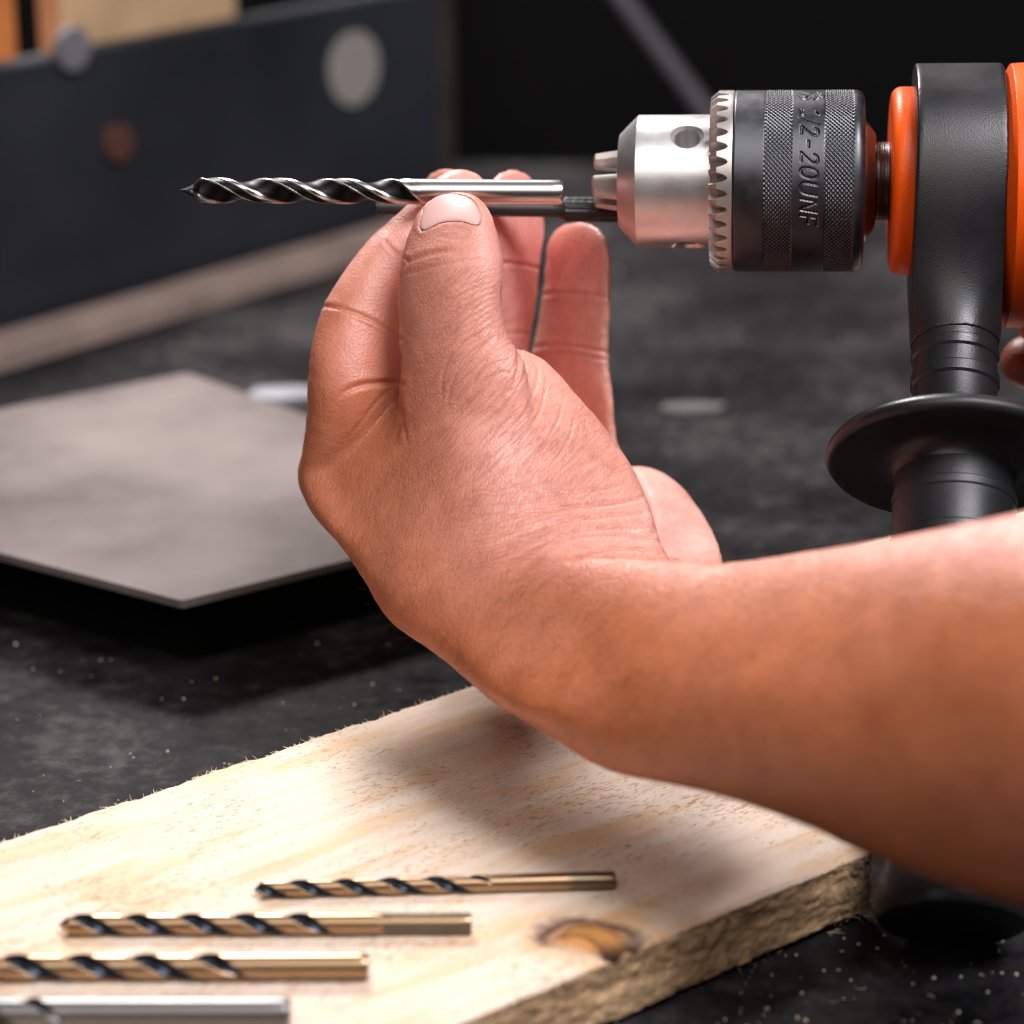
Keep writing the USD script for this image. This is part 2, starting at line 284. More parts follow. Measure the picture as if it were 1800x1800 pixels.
# leaning grey rod
r0, r1 = onz(1420, 440, 6), P(1078, -20, 1215)
rd = (r1 - r0) / np.linalg.norm(r1 - r0)
rodm = lathe(r0, frame(rd, [0, -1, 0.1]), [(0, 4.2), (0.8, 5), (np.linalg.norm(r1 - r0) + 160, 5)], 24)
tag(obj('leaning_rod', rodm, 'rod_grey', smooth=40), 'thin grey metal rod leaning in the dark background above the chuck', 'rod')
# square steel plate on a dark block
PZ = 24.0
pc = onz(320, 1056, PZ); e1 = onz(612, 984, PZ) - pc; e1 /= np.linalg.norm(e1); e2 = onz(0, 972, PZ) - pc; e2 /= np.linalg.norm(e2)
pf = onz(330, 655, PZ) - pc
co = np.linalg.lstsq(np.stack([e1[:2], e2[:2]], 1), pf[:2], rcond=None)[0]
def pl(a, b, z): return np.array([*(pc + e1 * a + e2 * b)[:2], z])
ra_ = np.linalg.norm((onz(985, 890, PZ) - pc)[:2])
poly = shapely.Polygon([pl(0, 0, 0)[:2], pl(ra_, 0, 0)[:2], pl(co[0], co[1], 0)[:2], pl(0, co[1], 0)[:2]]).buffer(-1.5).buffer(1.5, quad_segs=3)
tag(obj('steel_plate', prism(poly, PZ - 2.2, PZ), 'steel_plate'), 'square grey steel plate lying on a black block at the left', 'steel plate')
tag(obj('black_block', prism(poly.buffer(-14).buffer(-4).buffer(4), 0.2, PZ - 2.25), 'dark_wall'), 'low black block under the square steel plate', 'block')
# second plank, far right behind the grip
k0, k1 = onz(1490, 968, 12), onz(1800, 882, 12)
kd = (k1 - k0) / np.linalg.norm(k1 - k0); kn = np.array([kd[1], -kd[0], 0])
kp = shapely.Polygon([(k0 - kd * 8)[:2], (k0 + kd * 190)[:2], (k0 + kd * 190 + kn * 40)[:2], (k0 - kd * 8 + kn * 40)[:2]])
tag(obj('pale_offcut', prism(kp, 0.2, 12), 'fibre'), 'pale wooden offcut on the bench behind the black drill grip, mostly hidden by the forearm', 'offcut')

q0 = onz(506, 700, 0)
sc = prism(Polygon([(-14, -5), (-3, -8), (13, -4), (15, 3), (2, 7), (-11, 5)]), 0.2, 2.4); sc.vertices = np.asarray(sc.vertices) + q0
tag(obj('metal_scrap', sc, 'scrap_metal'), 'small shiny metal scrap on the bench beside the steel plate', 'metal scrap')
q0 = onz(1215, 722, 0)
sc = prism(Polygon([(-11, -4), (-2, -6), (10, -3), (12, 3), (1, 5), (-9, 3)]), 0.2, 1.8); sc.vertices = np.asarray(sc.vertices) + q0
tag(obj('wood_chip', sc, 'dusty_chip'), 'greyish wood chip on the bench below the chuck', 'wood chip')

# ------------------------------------------------------------------ plank in the foreground
BT = 16.0
C = onz(1530, 1494, BT); Q = onz(800, 1800, BT)
gx = (C - Q) / np.linalg.norm(C - Q); gy = np.array([-gx[1], gx[0], 0])
f0, f1 = onz(0, 1478, BT) - C, onz(840, 1200, BT) - C
def far_y(X): return np.interp(X, [f0 @ gx - 200, f0 @ gx, f1 @ gx, f1 @ gx + 200], [f0 @ gy + 200 * -(f1 @ gy - f0 @ gy) / ((f1 - f0) @ gx), f0 @ gy, f1 @ gy, f1 @ gy + 200 * (f1 @ gy - f0 @ gy) / ((f1 - f0) @ gx)])
LX = 330.0
X = np.arange(-LX, 0.01, 0.75)
kn_c = np.array([(onz(1040, 1648, BT) - C) @ gx, (onz(1040, 1648, BT) - C) @ gy])
def near_j(X, z): return 1.1 * fbm(np.stack([X * 0.05, z * 0.1, 0 * X], -1), 3, 3) + 0.9 * fbm(np.stack([X * 0.5, z * 0.9, 0 * X], -1), 4, 5) + 0.5 * np.sin(z / BT * 3.1)
nY = 190; T = np.linspace(0, 1, nY)
XX, TT = np.meshgrid(X, T, indexing='ij')
endj = 0.9 * fbm(np.stack([TT * 40, 0 * TT, 0 * TT], -1), 4, 9)
y0 = near_j(XX, BT + 0 * XX); y1 = far_y(XX) + 2.2 * fbm(np.stack([XX * 0.12, 0 * XX, 0 * XX], -1), 5, 11) + 0.6 * fbm(np.stack([XX * 1.1, 0 * XX, 0 * XX], -1), 3, 12)
YY = y0 + (y1 - y0) * TT; XE = XX + endj * smoothstep(-6, 0, XX)
rough = 0.30 * fbm(np.stack([XX * 0.25, YY * 0.8, 0 * XX], -1), 4, 2) + 0.35 * fbm(np.stack([XX * 0.02, YY * 0.05, 0 * XX], -1), 2, 4)
edge = np.minimum(np.minimum((YY - y0), (y1 - YY)), -XX + 0.01)
ZZ = BT + rough - 0.7 * np.exp(-np.maximum(edge, 0) / 0.7)
# the knot: oblong, ring of dark bark, resin core, a hole on its near side
ku, kv = gx @ np.array([1, 0, 0]), gy @ np.array([1, 0, 0])
dx, dy = XX - kn_c[0], YY - kn_c[1]
wx, wy = dx * gx[0] + dy * gy[0], dx * gx[1] + dy * gy[1]            # world aligned offsets
kr = np.sqrt(((wx + 0.45 * wy) / 10.8) ** 2 + ((wy - 0.1 * wx) / 9.0) ** 2) + 0.35 * fbm(np.stack([wx * 0.25, wy * 0.35, 0 * wx], -1), 4, 21)
ring = np.exp(-((kr - 0.88) / 0.19) ** 2) * (0.25 + 0.75 * smoothstep(-5, 3, wy - 0.15 * wx)) + 0.6 * np.exp(-((kr - 0.55) / 0.08) ** 2) * smoothstep(-2, 3, wy)
ring = np.clip(ring, 0, 1)
core = 1 - smoothstep(0.55, 0.95, kr)
hole = 1.3 * np.exp(-(((wx - 3.8) / 2.4) ** 2 + ((wy + 5.2) / 2.2) ** 2)) + 1.1 * np.exp(-(((wx - 8.0) / 1.8) ** 2 + ((wy + 1.8) / 2.2) ** 2)) + 0.8 * np.exp(-((wx * 0.35 + wy + 1.0 + 1.2 * np.sin(wx * .6)) / 0.7) ** 2) * smoothstep(9, 5, np.abs(wx))
ZZ = ZZ - 0.8 * ring - 2.2 * hole + 0.3 * core
tint = np.ones(XX.shape + (3,)) * np.array([0.77, 0.625, 0.505])
yel = smoothstep(0.06, 0.22, fbm(np.stack([XX * 0.03, YY * 0.16, 0 * XX], -1), 3, 31))[..., None]
tint = tint * (1 - 0.28 * yel * np.array([0.1, 0.5, 1.0]))
for wgt, col in ((core * 0.9, (0.52, 0.22, 0.045)), (ring, (0.13, 0.055, 0.035)), (np.clip(hole, 0, 1), (0.03, 0.012, 0.008))):
    tint = tint + (np.array(col) - tint) * np.clip(wgt, 0, 1)[..., None]
halo = np.exp(-((kr - 1.25) / 0.3) ** 2)[..., None]; tint = tint * (1 - halo * np.array([0.05, 0.16, 0.3]))
def to_board(x, y, z): return C[None] * np.array([1, 1, 0]) + x.reshape(-1, 1) * gx + y.reshape(-1, 1) * gy + z.reshape(-1, 1) * np.array([0, 0, 1.0])
V, Fc, TN, LC = [], [], [], []
def patch(x, y, z, t, flip=False):
    o = sum(len(a) for a in V); f = grid_faces(*x.shape) + o
    V.append(to_board(x, y, z)); Fc.append(f[:, ::-1] if flip else f); TN.append(t.reshape(-1, 3)); LC.append(np.stack([x, y, z], -1).reshape(-1, 3) * MM)
patch(XE, YY, ZZ, tint, True)
# near sawn edge, fibrous
zz = np.linspace(0.15, 1, 26); xs = np.arange(-LX, 0.01, 0.6)
SX, SZ = np.meshgrid(xs, zz, indexing='ij'); top = np.interp(xs, X, ZZ[:, 0])[:, None]
fz = SZ * top
fibre = 0.5 * fbm(np.stack([SX * 0.9 + fz * 0.5, fz * 2.2, 0 * SX], -1), 3, 27) + 1.3 * np.abs(fbm(np.stack([SX * 0.28, fz * 0.75, 0 * SX], -1), 4, 15)) + 1.3 * fbm(np.stack([SX * 0.06, fz * 0.25 + SX * 0.02, 0 * SX], -1), 3, 16)
sy = near_j(SX, fz) * SZ + near_j(SX, BT + 0 * fz) * (1 - SZ) + fibre * smoothstep(1.0, 0.86, SZ) - 0.6 * (1 - SZ)
rgh = smoothstep(-0.25, 0.3, fbm(np.stack([SX * 0.3, fz * 0.9, 0 * SX], -1), 4, 18))[..., None]
st = np.array([0.55, 0.365, 0.205]) * (0.50 + 0.55 * rgh + 0.38 * smoothstep(-0.2, 0.2, fbm(np.stack([SX * 0.8 + fz * 0.5, fz * 2.4, 0 * SX], -1), 3, 28))[..., None])
patch(SX + np.interp(xs, X, endj[:, 0] * smoothstep(-6, 0, X))[:, None], sy, fz, st, False)
# right-hand end
ts = np.linspace(0, 1, 120); EX, EZ = np.meshgrid(ts, zz, indexing='ij')
ey = np.interp(ts, T, YY[-1])[:, None] + 0 * EX; ez = EZ * np.interp(ts, T, ZZ[-1])[:, None]
patch(np.interp(ts, T, XE[-1])[:, None] + 0.9 * fbm(np.stack([ey * 0.6, ez * 0.6, 0 * EX], -1), 4, 17) * smoothstep(1, .86, EZ), ey, ez, 0 * EX[..., None] + np.array([0.42, 0.27, 0.15]), False)
# far edge
fy = np.interp(xs, X, YY[:, -1])[:, None] + 0.8 * fbm(np.stack([SX * .3, fz, 0 * SX], -1), 3, 19) * smoothstep(1, .86, SZ)
patch(SX, fy, SZ * np.interp(xs, X, ZZ[:, -1])[:, None], 0 * SX[..., None] + np.array([0.42, 0.28, 0.16]), True)
plank = thing('wooden_plank', 'rough sawn pale plank with a dark knot, four drill bits lying on it', 'plank', C * [1, 1, 0])
pm = trimesh.Trimesh(np.vstack(V), np.vstack(Fc), process=False)
obj('plank', pm, 'plank_wood', plank, smooth=True, tint=np.vstack(TN), loc=np.vstack(LC))
# loose fibres standing along its edges and over its face
def curves(name, pts, widths, mt, parent, kind='stuff'):
    cur = UsdGeom.BasisCurves.Define(stage, path_of(name, parent)); o = origin(parent)
    cur.CreateTypeAttr('linear'); cur.CreateCurveVertexCountsAttr(Vt.IntArray([len(p) for p in pts]))
    cur.CreatePointsAttr(Vt.Vec3fArray.FromNumpy(((np.vstack(pts) - o) * MM).astype(np.float32)))
    cur.CreateWidthsAttr(Vt.FloatArray.FromNumpy((np.concatenate(widths) * MM).astype(np.float32))); cur.SetWidthsInterpolation('vertex')
    UsdShade.MaterialBindingAPI.Apply(cur.GetPrim()).Bind(LOOK[mt]); return tag(cur, kind=kind)
fib, wid = [], []
def fibre_at(p, d, L, w):
    d = d / np.linalg.norm(d); b = rng.normal(size=3) * 0.35; k = np.linspace(0, 1, 5)[:, None]
    fib.append(p + d * L * k + b * L * k * k); wid.append(w * np.linspace(1, 0.3, 5))
up = np.array([0, 0, 1.0])
for i in range(520):      # near edge and its face
    x = -rng.random() ** 1.3 * 250; z = BT * (1 - rng.random() ** 1.6)
    fibre_at(to_board(np.array([x]), near_j(np.array([x]), np.array([z])), np.array([z]))[0] + [0, 0, -0.3], gx * rng.normal() * 1.3 - gy * (0.3 + rng.random()) + up * rng.normal(0.0, 0.5), rng.uniform(0.5, 2.0), rng.uniform(0.06, 0.17))
for i in range(260):      # far edge
    x = rng.uniform(-250, -10); j = np.searchsorted(X, x) - 1
    fibre_at(to_board(XE[j:j + 1, -1], YY[j:j + 1, -1], ZZ[j:j + 1, -1])[0], gy * rng.random() + up * rng.uniform(0, 0.9) + gx * rng.normal(), rng.uniform(0.3, 1.2), rng.uniform(0.1, 0.28))
for i in range(240):      # right-hand corner tuft
    t = rng.random() ** 2 * 0.25; z = BT * rng.random(); x = -rng.random() ** 2 * 14
    fibre_at(to_board(np.array([x]), np.array([YY[-1, int(t * 40)]]) - 0.2, np.array([z]))[0], gx * rng.uniform(-.2, 1) - gy * rng.random() + up * rng.normal(0.1, 0.5), rng.uniform(0.8, 3.0), rng.uniform(0.07, 0.18))
for i in range(420):      # fuzz on the face
    j, k = rng.integers(0, len(X) - 1), rng.integers(0, nY - 1)
    fibre_at(to_board(XE[j:j + 1, k], YY[j:j + 1, k], ZZ[j:j + 1, k])[0] - [0, 0, 0.05], gx * rng.choice([-1, 1]) + gy * rng.normal(0, .5) + up * rng.uniform(0.1, 0.5), rng.uniform(0.4, 1.6), rng.uniform(0.04, 0.10))
curves('splinters', fib, wid, 'fibre', plank)

# ------------------------------------------------------------------ twist bits
GOLD, BLK, SILV, CHAR = np.array([0.345, 0.23, 0.138]), np.array([0.030, 0.038, 0.052]), np.array([0.60, 0.58, 0.57]), np.array([0.012, 0.0115, 0.0115])
def twist(p0, p1, R, Lf, pitch, up=(0, 0, 1), flute=0.48, depth=0.62, land=GOLD, dark=BLK, shank=GOLD, tip=1.0, phase=0.0, margin=0.0, tail=None, tail_len=0, runout=1.6, brad=False, hand=1, res=0.16, nphi=112):
    p0, p1 = np.asarray(p0, float), np.asarray(p1, float); L = np.linalg.norm(p1 - p0); fr = frame(p1 - p0, up)
    s = np.concatenate([np.arange(0, Lf + 2 * R, res), np.linspace(Lf + 2 * R, L - 0.35 * R, 16)[1:], [L - 0.12 * R, L]])
    ph = np.arange(nphi) * 2 * np.pi / nphi; S, PH = np.meshgrid(s, ph, indexing='ij')
    th = np.mod(PH - hand * 2 * np.pi * S / pitch + phase, np.pi) / np.pi
    # flutes run out obliquely into the shank
    fade = 1 - smoothstep(Lf - runout * R, Lf + runout * R, S + 0 * th)
    x = np.clip(th / flute, 0, 1); prof = np.where(th < flute, np.sin(np.pi * x) ** 0.75, 0)
    wid = flute * (0.25 + 0.75 * fade); x = np.clip((th - (flute - wid) / 2) / np.maximum(wid, 1e-6), 0, 1); prof = np.sin(np.pi * x) ** 0.75 * (fade > 0.002)
    r = R * (1 - depth * prof * fade ** 0.5)
    lnd = np.where(th >= flute, (th - flute) / (1 - flute), 0)
    if margin: r = r - R * 0.07 * smoothstep(margin, margin + 0.08, lnd) * (th >= flute) * fade
    if brad:
        c = np.clip(S / (tip * R), 0, 1); spur = 0.30 + 0.70 * smoothstep(0.45, 0.62, c); point = smoothstep(0, .5, c)
        r = r * np.where(c < 0.42, 0.05 + 1.05 * c, 0.49 + 0.51 * smoothstep(0.42, 0.74, c))
    else:
        r = r * np.clip((S + 0.02) / (tip * R), 0.02, 1)
    r = r * np.where(S > L - 0.3 * R, 1 - 0.10 * smoothstep(L - 0.3 * R, L, S), 1)
    a, u, t = fr
    v = (p0 + S[..., None] * a + (r * np.cos(PH))[..., None] * u + (r * np.sin(PH))[..., None] * t).reshape(-1, 3)
    dk = smoothstep(0.04, 0.14, depth * prof * fade ** 0.5)[..., None]
    base = np.where((S < Lf + runout * R)[..., None], land, shank)
    if margin: base = base + (dark * 1.25 - base) * (smoothstep(margin, margin + 0.1, lnd) * (th >= flute) * fade)[..., None]
    if tail is not None: base = np.where((S > L - tail_len)[..., None], tail, base)
    col = (base + (dark - base) * dk).reshape(-1, 3)
    if brad:
        mk = np.zeros(S.shape)
        for s_c, a_c, n_c in ((L - 17.4, -0.1, 2), (L - 14.2, 0.25, 3)):
            xx_, yy_ = (S - s_c) / 0.75, ((PH - 5.35 + a_c) * R) / 1.5
            mk = np.maximum(mk, (np.abs(xx_) < 1) * (np.abs(yy_) < 1) * (np.abs(np.sin(yy_ * n_c * 1.9 + 1.2 * np.sin(xx_ * 2.5))) < 0.33))
        col = col * (1 - 0.45 * mk.reshape(-1, 1))
    k = len(v); v = np.vstack([v, p0, p1]); col = np.vstack([col, land, shank * 0.7]); f = grid_faces(len(s), nphi, True); j = np.arange(nphi); e = (len(s) - 1) * nphi
    f = np.vstack([f, np.stack([np.full(nphi, k), (j + 1) % nphi, j], 1), np.stack([np.full(nphi, k + 1), e + j, e + (j + 1) % nphi], 1)])
    m = trimesh.Trimesh(v, f, process=False)
    if m.volume < 0: m = trimesh.Trimesh(v, f[:, ::-1], process=False)
    return m, col, fr
def lie(pxa, pya, pxb, pyb, R):
    a, b = onz(pxa, pya, BT + R), onz(pxb, pyb, BT + R); return a, b
def put_bit(name, label, a, b, R, flat=None, **kw):
    m, col, fr = twist(a, b, R, **kw); v = np.array(m.vertices); L = np.linalg.norm(b - a)
    if flat:
        for ang in (flat[1], flat[1] + 2.094, flat[1] + 4.189):
            rel = v - a; s = rel @ fr[0]
            n = math.cos(ang) * fr[1] + math.sin(ang) * fr[2]; d = rel @ n; over = np.where(s > L - flat[0], np.maximum(d - 0.80 * R, 0), 0)
            v = v - over[:, None] * n; col = np.where((over > 0.002)[:, None], np.array([0.15, 0.145, 0.13]), col)
        m = trimesh.Trimesh(v, m.faces, process=False)
    p = obj(name, m, 'bit_metal', smooth=True, tint=col); tag(p, label, 'drill bit', 'drill bits lying on the plank' if 'plank' in label else None)
    return m, fr
upc = wdir((0, 1, 0))
a, b = lie(446, 1564, 1081, 1547, 1.85)
put_bit('twist_drill_bit', 'thinnest gold and black twist bit on the plank, farthest back of the four', a, b, 1.85, Lf=46, pitch=18.6, phase=0.5, tail=np.array([0.20, 0.155, 0.10]), tail_len=9, hand=1)
a, b = lie(103, 1626, 829, 1623, 2.25)
put_bit('twist_drill_bit', 'gold and black twist bit on the plank with dark ground flats on its shank', a, b, 2.25, Lf=53, pitch=21.6, phase=1.9, flat=(17.5, -0.25), hand=1)
a, b = lie(-110, 1701, 648, 1698, 2.6)
put_bit('twist_drill_bit', 'thick gold twist bit on the plank, its tip outside the photo', a, b, 2.6, Lf=57, pitch=25.0, phase=1.2, hand=1)
a, b = lie(-220, 1782, 510, 1781, 3.0)
put_bit('twist_drill_bit', 'plain silver grey bit on the plank, nearest of the four and out of focus', a, b, 3.0, Lf=30, pitch=24, land=SILV * 0.3, dark=SILV * 0.15, shank=SILV * 0.27, hand=1, runout=2.2, phase=2.2)

# ------------------------------------------------------------------ bit held in the hand
WB = 616.0
a, b = P(316, 334.5, WB), P(990, 338.5, WB)
RB = 3.0
hb, hfr = put_bit('brad_point_bit', 'steel brad point bit held between thumb and fingers, dark flutes and bright round shank', a, b, RB, up=upc, Lf=53.5, pitch=29.8, flute=0.66, depth=0.34, land=SILV, dark=CHAR, shank=SILV,
                  margin=0.34, tip=2.3, brad=True, phase=0.9, hand=1, runout=1.5)
# black rod behind it
a2, b2 = P(660, 364, 640), P(1230, 371, 640); LR = np.linalg.norm(b2 - a2); rfr = frame(b2 - a2, upc)
k0_, k1_ = LR * (993 - 660) / 570, LR
ss = np.concatenate([[0, 0.3], np.linspace(0.6, k0_, 30), np.arange(k0_ + .05, k1_, 0.25), [k1_]])
pr = np.stack([ss, np.where(ss < k0_, 1.95, 2.9)], 1); pr[0, 1] = 1.5; pr[-1, 1] = 2.6
rod = lathe(a2, rfr, pr, 80, rad=lambda S, PHI, R: R + (S > k0_) * 0.14 * np.sign(np.sin(PHI * 14)) * np.minimum(1, 3 * np.abs(np.sin((S - k0_) * 1.6))))
tag(obj('black_rod', rod, 'rod_black', smooth=35), 'thin black rod with a ribbed end held behind the shiny bit', 'rod')

# ------------------------------------------------------------------ the power drill
AX = np.array([1.0, -0.012, -0.109]); A0 = P(1255, 319, 627); aw = wdir(AX)
DFR = frame(aw, upc); DA, DU, DT = DFR
if DT @ np.array([0, -1, 0]) < 0: DT = -DT
DFR = (DA, DU, DT)                       # axis, up, towards the lens
K = 7.35
def sx(px): return (px - 1255) / K
drill = thing('power_drill', 'orange and black power drill with a keyed steel chuck, entering from the right', 'power drill', A0)
# chuck nose with key holes
nose = lathe(A0, DFR, [(sx(1089), 11.0), (sx(1090), 11.35), (sx(1121), 15.65), (sx(1122.5), 15.82), (sx(1290), 15.85)], 160)
nm = man(nose)
def radial(s, phi, r, r0, r1, n=32):
    d = math.cos(phi) * DU + math.sin(phi) * DT
    return lathe(A0 + DA * s, frame(d, DA), [(r0, r), (r1, r)], n)
def cone(s, phi, ra, rb, r0, r1, n=40):
    d = math.cos(phi) * DU + math.sin(phi) * DT
    return lathe(A0 + DA * s, frame(d, DA), [(r0, ra), (r1, rb)], n)
ph0 = math.acos(67 / 116)
for k in range(3):
    nm = nm - man(radial(sx(1211), ph0 + k * 2.094, 3.05, 2.0, 20)) - man(cone(sx(1211), ph0 + k * 2.094, 3.0, 4.3, 14.6, 16.2))
nm = nm - man(lathe(A0, DFR, [(sx(1089) - 3, 8.0), (sx(1150), 8.0)], 48))
chuck = obj('chuck_nose', nm, 'turned_steel', drill, smooth=25)
# jaws
for k in range(3):
    phj = math.radians(-11) + k * 2 * math.pi / 3
    d = math.cos(phj) * DU + math.sin(phj) * DT; q = np.cross(DA, d)
    pts = []
    for s_, ri, ro, hw in ((sx(1046), 3.2, 6.5, 2.5), (sx(1042.6), 3.6, 6.0, 2.0), (sx(1104), 2.8, 7.6, 3.2)):
        for rr, w_ in ((ri, hw * 0.42), (ro * 0.72, hw), (ro * 0.93, hw), (ro, hw * 0.6)):
            for sg in (-1, 1): pts.append(A0 + DA * s_ + d * rr + q * w_ * sg)
    obj('jaw', trimesh.convex.convex_hull(np.array(pts)), 'jaw_steel', drill, smooth=30)
# toothed ring
NT = 36
def gear(S, PHI, R):
    fr_ = np.abs(np.mod(PHI / (2 * np.pi) * NT, 1) - 0.5) * 2          # 0 in the middle of a gap
    t = np.clip((S + 0.7) / 4.3, 0, 1); gap = 0.80 * np.sqrt(np.clip(1 - t, 0, 1)) * (t < 1)
    g = 1 - smoothstep(gap - 0.13, gap + 0.05, fr_)
    return R - g * (gap > 0.02) * 4.4 * (1 - 0.45 * t)
sg = np.concatenate([np.linspace(-0.7, 1.2, 16), np.linspace(1.25, 3.8, 22), [4.6, 4.75, 4.8]])
rg = np.where(sg < 1.2, 19.9 + (sg + 0.7) / 1.9 * 1.6, 21.5); rg[-1] = 21.35; rg[-2] = 21.45
obj('gear_ring', lathe(A0, DFR, np.stack([sg, rg], 1), NT * 28, rad=gear), 'gear_steel', drill, smooth=35)
# knurled sleeve with engraved lettering
s0, s1 = 4.82, sx(1516); ns = 210; nph = 960; RS = 21.5
S1 = np.linspace(s0, s1, ns); PH1 = np.arange(nph) * 2 * np.pi / nph
SG, PG = np.meshgrid(S1, PH1, indexing='ij'); AR = PG * RS
def knurl(lo, hi):
    win = smoothstep(lo, lo + 0.25, SG) * (1 - smoothstep(hi - 0.25, hi, SG)); n = 118
    th = PG * n; k = n / RS * 0.56
    u_, w_ = np.mod((th + SG * k * 2.0) / (2 * np.pi), 1), np.mod((th - SG * k * 2.0) / (2 * np.pi), 1)
    tri = lambda x: 1 - np.minimum(np.minimum(x, 1 - x) / 0.22, 1)
    return win * (0.26 * np.maximum(tri(u_), tri(w_)))
dep = knurl(sx(1343), sx(1392)) + knurl(sx(1446), sx(1497))
def text_mask(text, cap, s_c, phi0, phi1, slant=0.2):
    tm = meshkit.text_mesh(text, 10.0, 1.0); v = np.asarray(tm.vertices); f = np.asarray(tm.faces)
    tx0, tx1 = v[:, 0].min(), v[:, 0].max()
    cap_f = f[np.abs(np.cross(v[f[:, 1]] - v[f[:, 0]], v[f[:, 2]] - v[f[:, 0]])[:, 2]) > 1e-9]
    tris = shapely.union_all([Polygon(v[t][:, :2]).buffer(0.01) for t in cap_f if v[t][:, 2].max() < 0.5])
    gx_ = (PG - phi0) / (phi1 - phi0) * (tx1 - tx0) + tx0; gy_ = (SG - s_c) / cap * 10.0 + 5.0
    gx_ = gx_ - slant * (gy_ - 5); return shapely.contains_xy(tris, gx_.ravel(), gy_.ravel()).reshape(SG.shape).astype(float)
ph_of = lambda y: math.acos(np.clip((319 - y) / 158.0, -1, 1))
txt = text_mask('1/2-20UNF', 4.3, sx(1421), ph_of(211), ph_of(410))
emb = np.zeros_like(txt)                 # small stamped emblem above the lettering
for pts_ in ([(-1.9, -2.2), (0.2, -0.4), (-0.6, 1.6)], [(0.2, -0.4), (2.2, -1.6)], [(-0.2, 2.6), (0.9, 0.9), (2.4, 1.2)], [(1.4, 2.6), (1.9, 0.2)], [(-1.8, 0.8), (-1.2, 2.6)], [(0.6, -2.4), (1.6, -2.9)]):
    ln = LineString([(sx(1420) + x_, RS * ph_of(181) + 0.8 * y_) for x_, y_ in pts_]).buffer(0.33)
    emb = np.maximum(emb, shapely.contains_xy(ln, SG.ravel(), AR.ravel()).reshape(SG.shape))
dep = dep + 0.34 * ndimage.gaussian_filter(np.maximum(txt, emb), 0.7, mode='wrap')
RR = RS - dep
e_ = np.clip((SG - (s1 - 2.2)) / 2.2, 0, 1); RR = RR - 2.2 * (1 - np.sqrt(1 - e_ ** 2)) 
RR = RR - 0.35 * (1 - smoothstep(s0, s0 + 0.5, SG))
sv = A0 + SG[..., None] * DA + (RR * np.cos(PG))[..., None] * DU + (RR * np.sin(PG))[..., None] * DT
sm = trimesh.Trimesh(sv.reshape(-1, 3), grid_faces(ns, nph, True), process=False)
n_ = sm.face_normals[nph * 20]; c_ = sm.triangles_center[nph * 20] - A0
if n_ @ (c_ - DA * (c_ @ DA)) < 0: sm = trimesh.Trimesh(sm.vertices, sm.faces[:, ::-1], process=False)
obj('sleeve', sm, 'dark_oxide', drill, smooth=True)
obj('back_plate', lathe(A0, DFR, [(s1 - 1, 14.8), (s1 + 0.1, 14.8), (s1 + 0.5, 14.5), (s1 + 0.55, 14.0), (sx(1522), 13.8), (sx(1534), 11.6), (sx(1536), 11.0)], 96), 'spindle_steel', drill, smooth=25)
obj('chuck_back', lathe(A0, DFR, [(s1 - 2.2, 21.0), (s1 - 0.6, 20.2), (s1 - 0.05, 17.0)], 96), 'dark_oxide', drill, smooth=30)
th_ = lambda S, PHI, R: R + 0.12 * np.sin(S * 9)
obj('spindle', lathe(A0, DFR, np.stack([np.linspace(sx(1530), sx(1590), 90), np.full(90, 9.2)], 1), 64, rad=th_), 'spindle_steel', drill, smooth=40)
def rounded(sa, sb, r, q=1.8, n=8, inner=None):
    t = np.linspace(0, np.pi / 2, n)
    return [(sa + 0.0, (inner or 0.01))] + [(sa + q * (1 - math.sin(x)), r - q * (1 - math.cos(np.pi / 2 - x))) for x in t[::-1]][::-1] + [(sb - q * (1 - math.cos(x)), r - q * (1 - math.sin(x))) for x in (np.pi / 2 - t)]
def ring_prof(sa, sb, r, q, n=7):
    out = [(sa, 1.0)]
    for x in np.linspace(0, np.pi / 2, n): out.append((sa + q - q * math.cos(x), r - q + q * math.sin(x)))
    for x in np.linspace(np.pi / 2, 0, n): out.append((sb - q + q * math.cos(x), r - q + q * math.sin(x)))
    return out + [(sb, 1.0)]
obj('neck_ring', lathe(A0, DFR, ring_prof(sx(1561), sx(1615), 22.2, 2.6), 96), 'orange_plastic', drill, smooth=50)
# gear housing
OC = A0 - DU * 3.6
hp = [(sx(1742), 5), (sx(1744), 25.6), (sx(1748), 27.0), (sx(1764), 30.8), (sx(1767), 31.0), (sx(1792), 31.2), (sx(1793), 31.5), (sx(1797), 33.6), (sx(1806), 34.8), (sx(2150), 36), (sx(2160), 20)]
obj('housing', lathe(OC, DFR, hp, 120), 'orange_plastic', drill, smooth=28)
# side handle: collar, neck, guard, grip
hd = np.array([-0.079, -0.9, -0.437]); HD = wdir(hd / np.linalg.norm(hd)); HO = A0 + DA * sx(1676)
HFR = frame(HD, DA); HA, HX, HY = HFR
col_o = lathe(A0, DFR, ring_prof(sx(1600), sx(1752), 27.6, 0.9, 5), 140)
def hcirc(L, r, n=40, ex=1.0): 
    t = np.arange(n) * 2 * np.pi / n
    return HO + HA * L + np.outer(np.cos(t) * r * ex, HX) + np.outer(np.sin(t) * r, HY)
neck = lathe(HO, HFR, [(28, 9.8), (33.5, 9.9), (34, 10.25), (36, 10.3), (36.6, 9.9), (40.0, 9.85), (40.4, 10.3), (42.5, 10.3), (43, 9.75), (46.8, 9.75), (47.2, 10.1), (49.2, 10.05), (49.8, 9.6), (53.4, 9.6), (53.9, 10.1), (56.2, 10.1), (56.8, 9.6), (62, 9.7), (66, 10.5), (68.5, 12.0), (76, 12.6)], 80)
gq = np.stack(np.meshgrid(np.arange(-13, 13.01, .5), np.arange(-31, 52, .5), np.arange(-31, 31.01, .5), indexing='ij'), -1)     # axial, down the handle, towards the lens
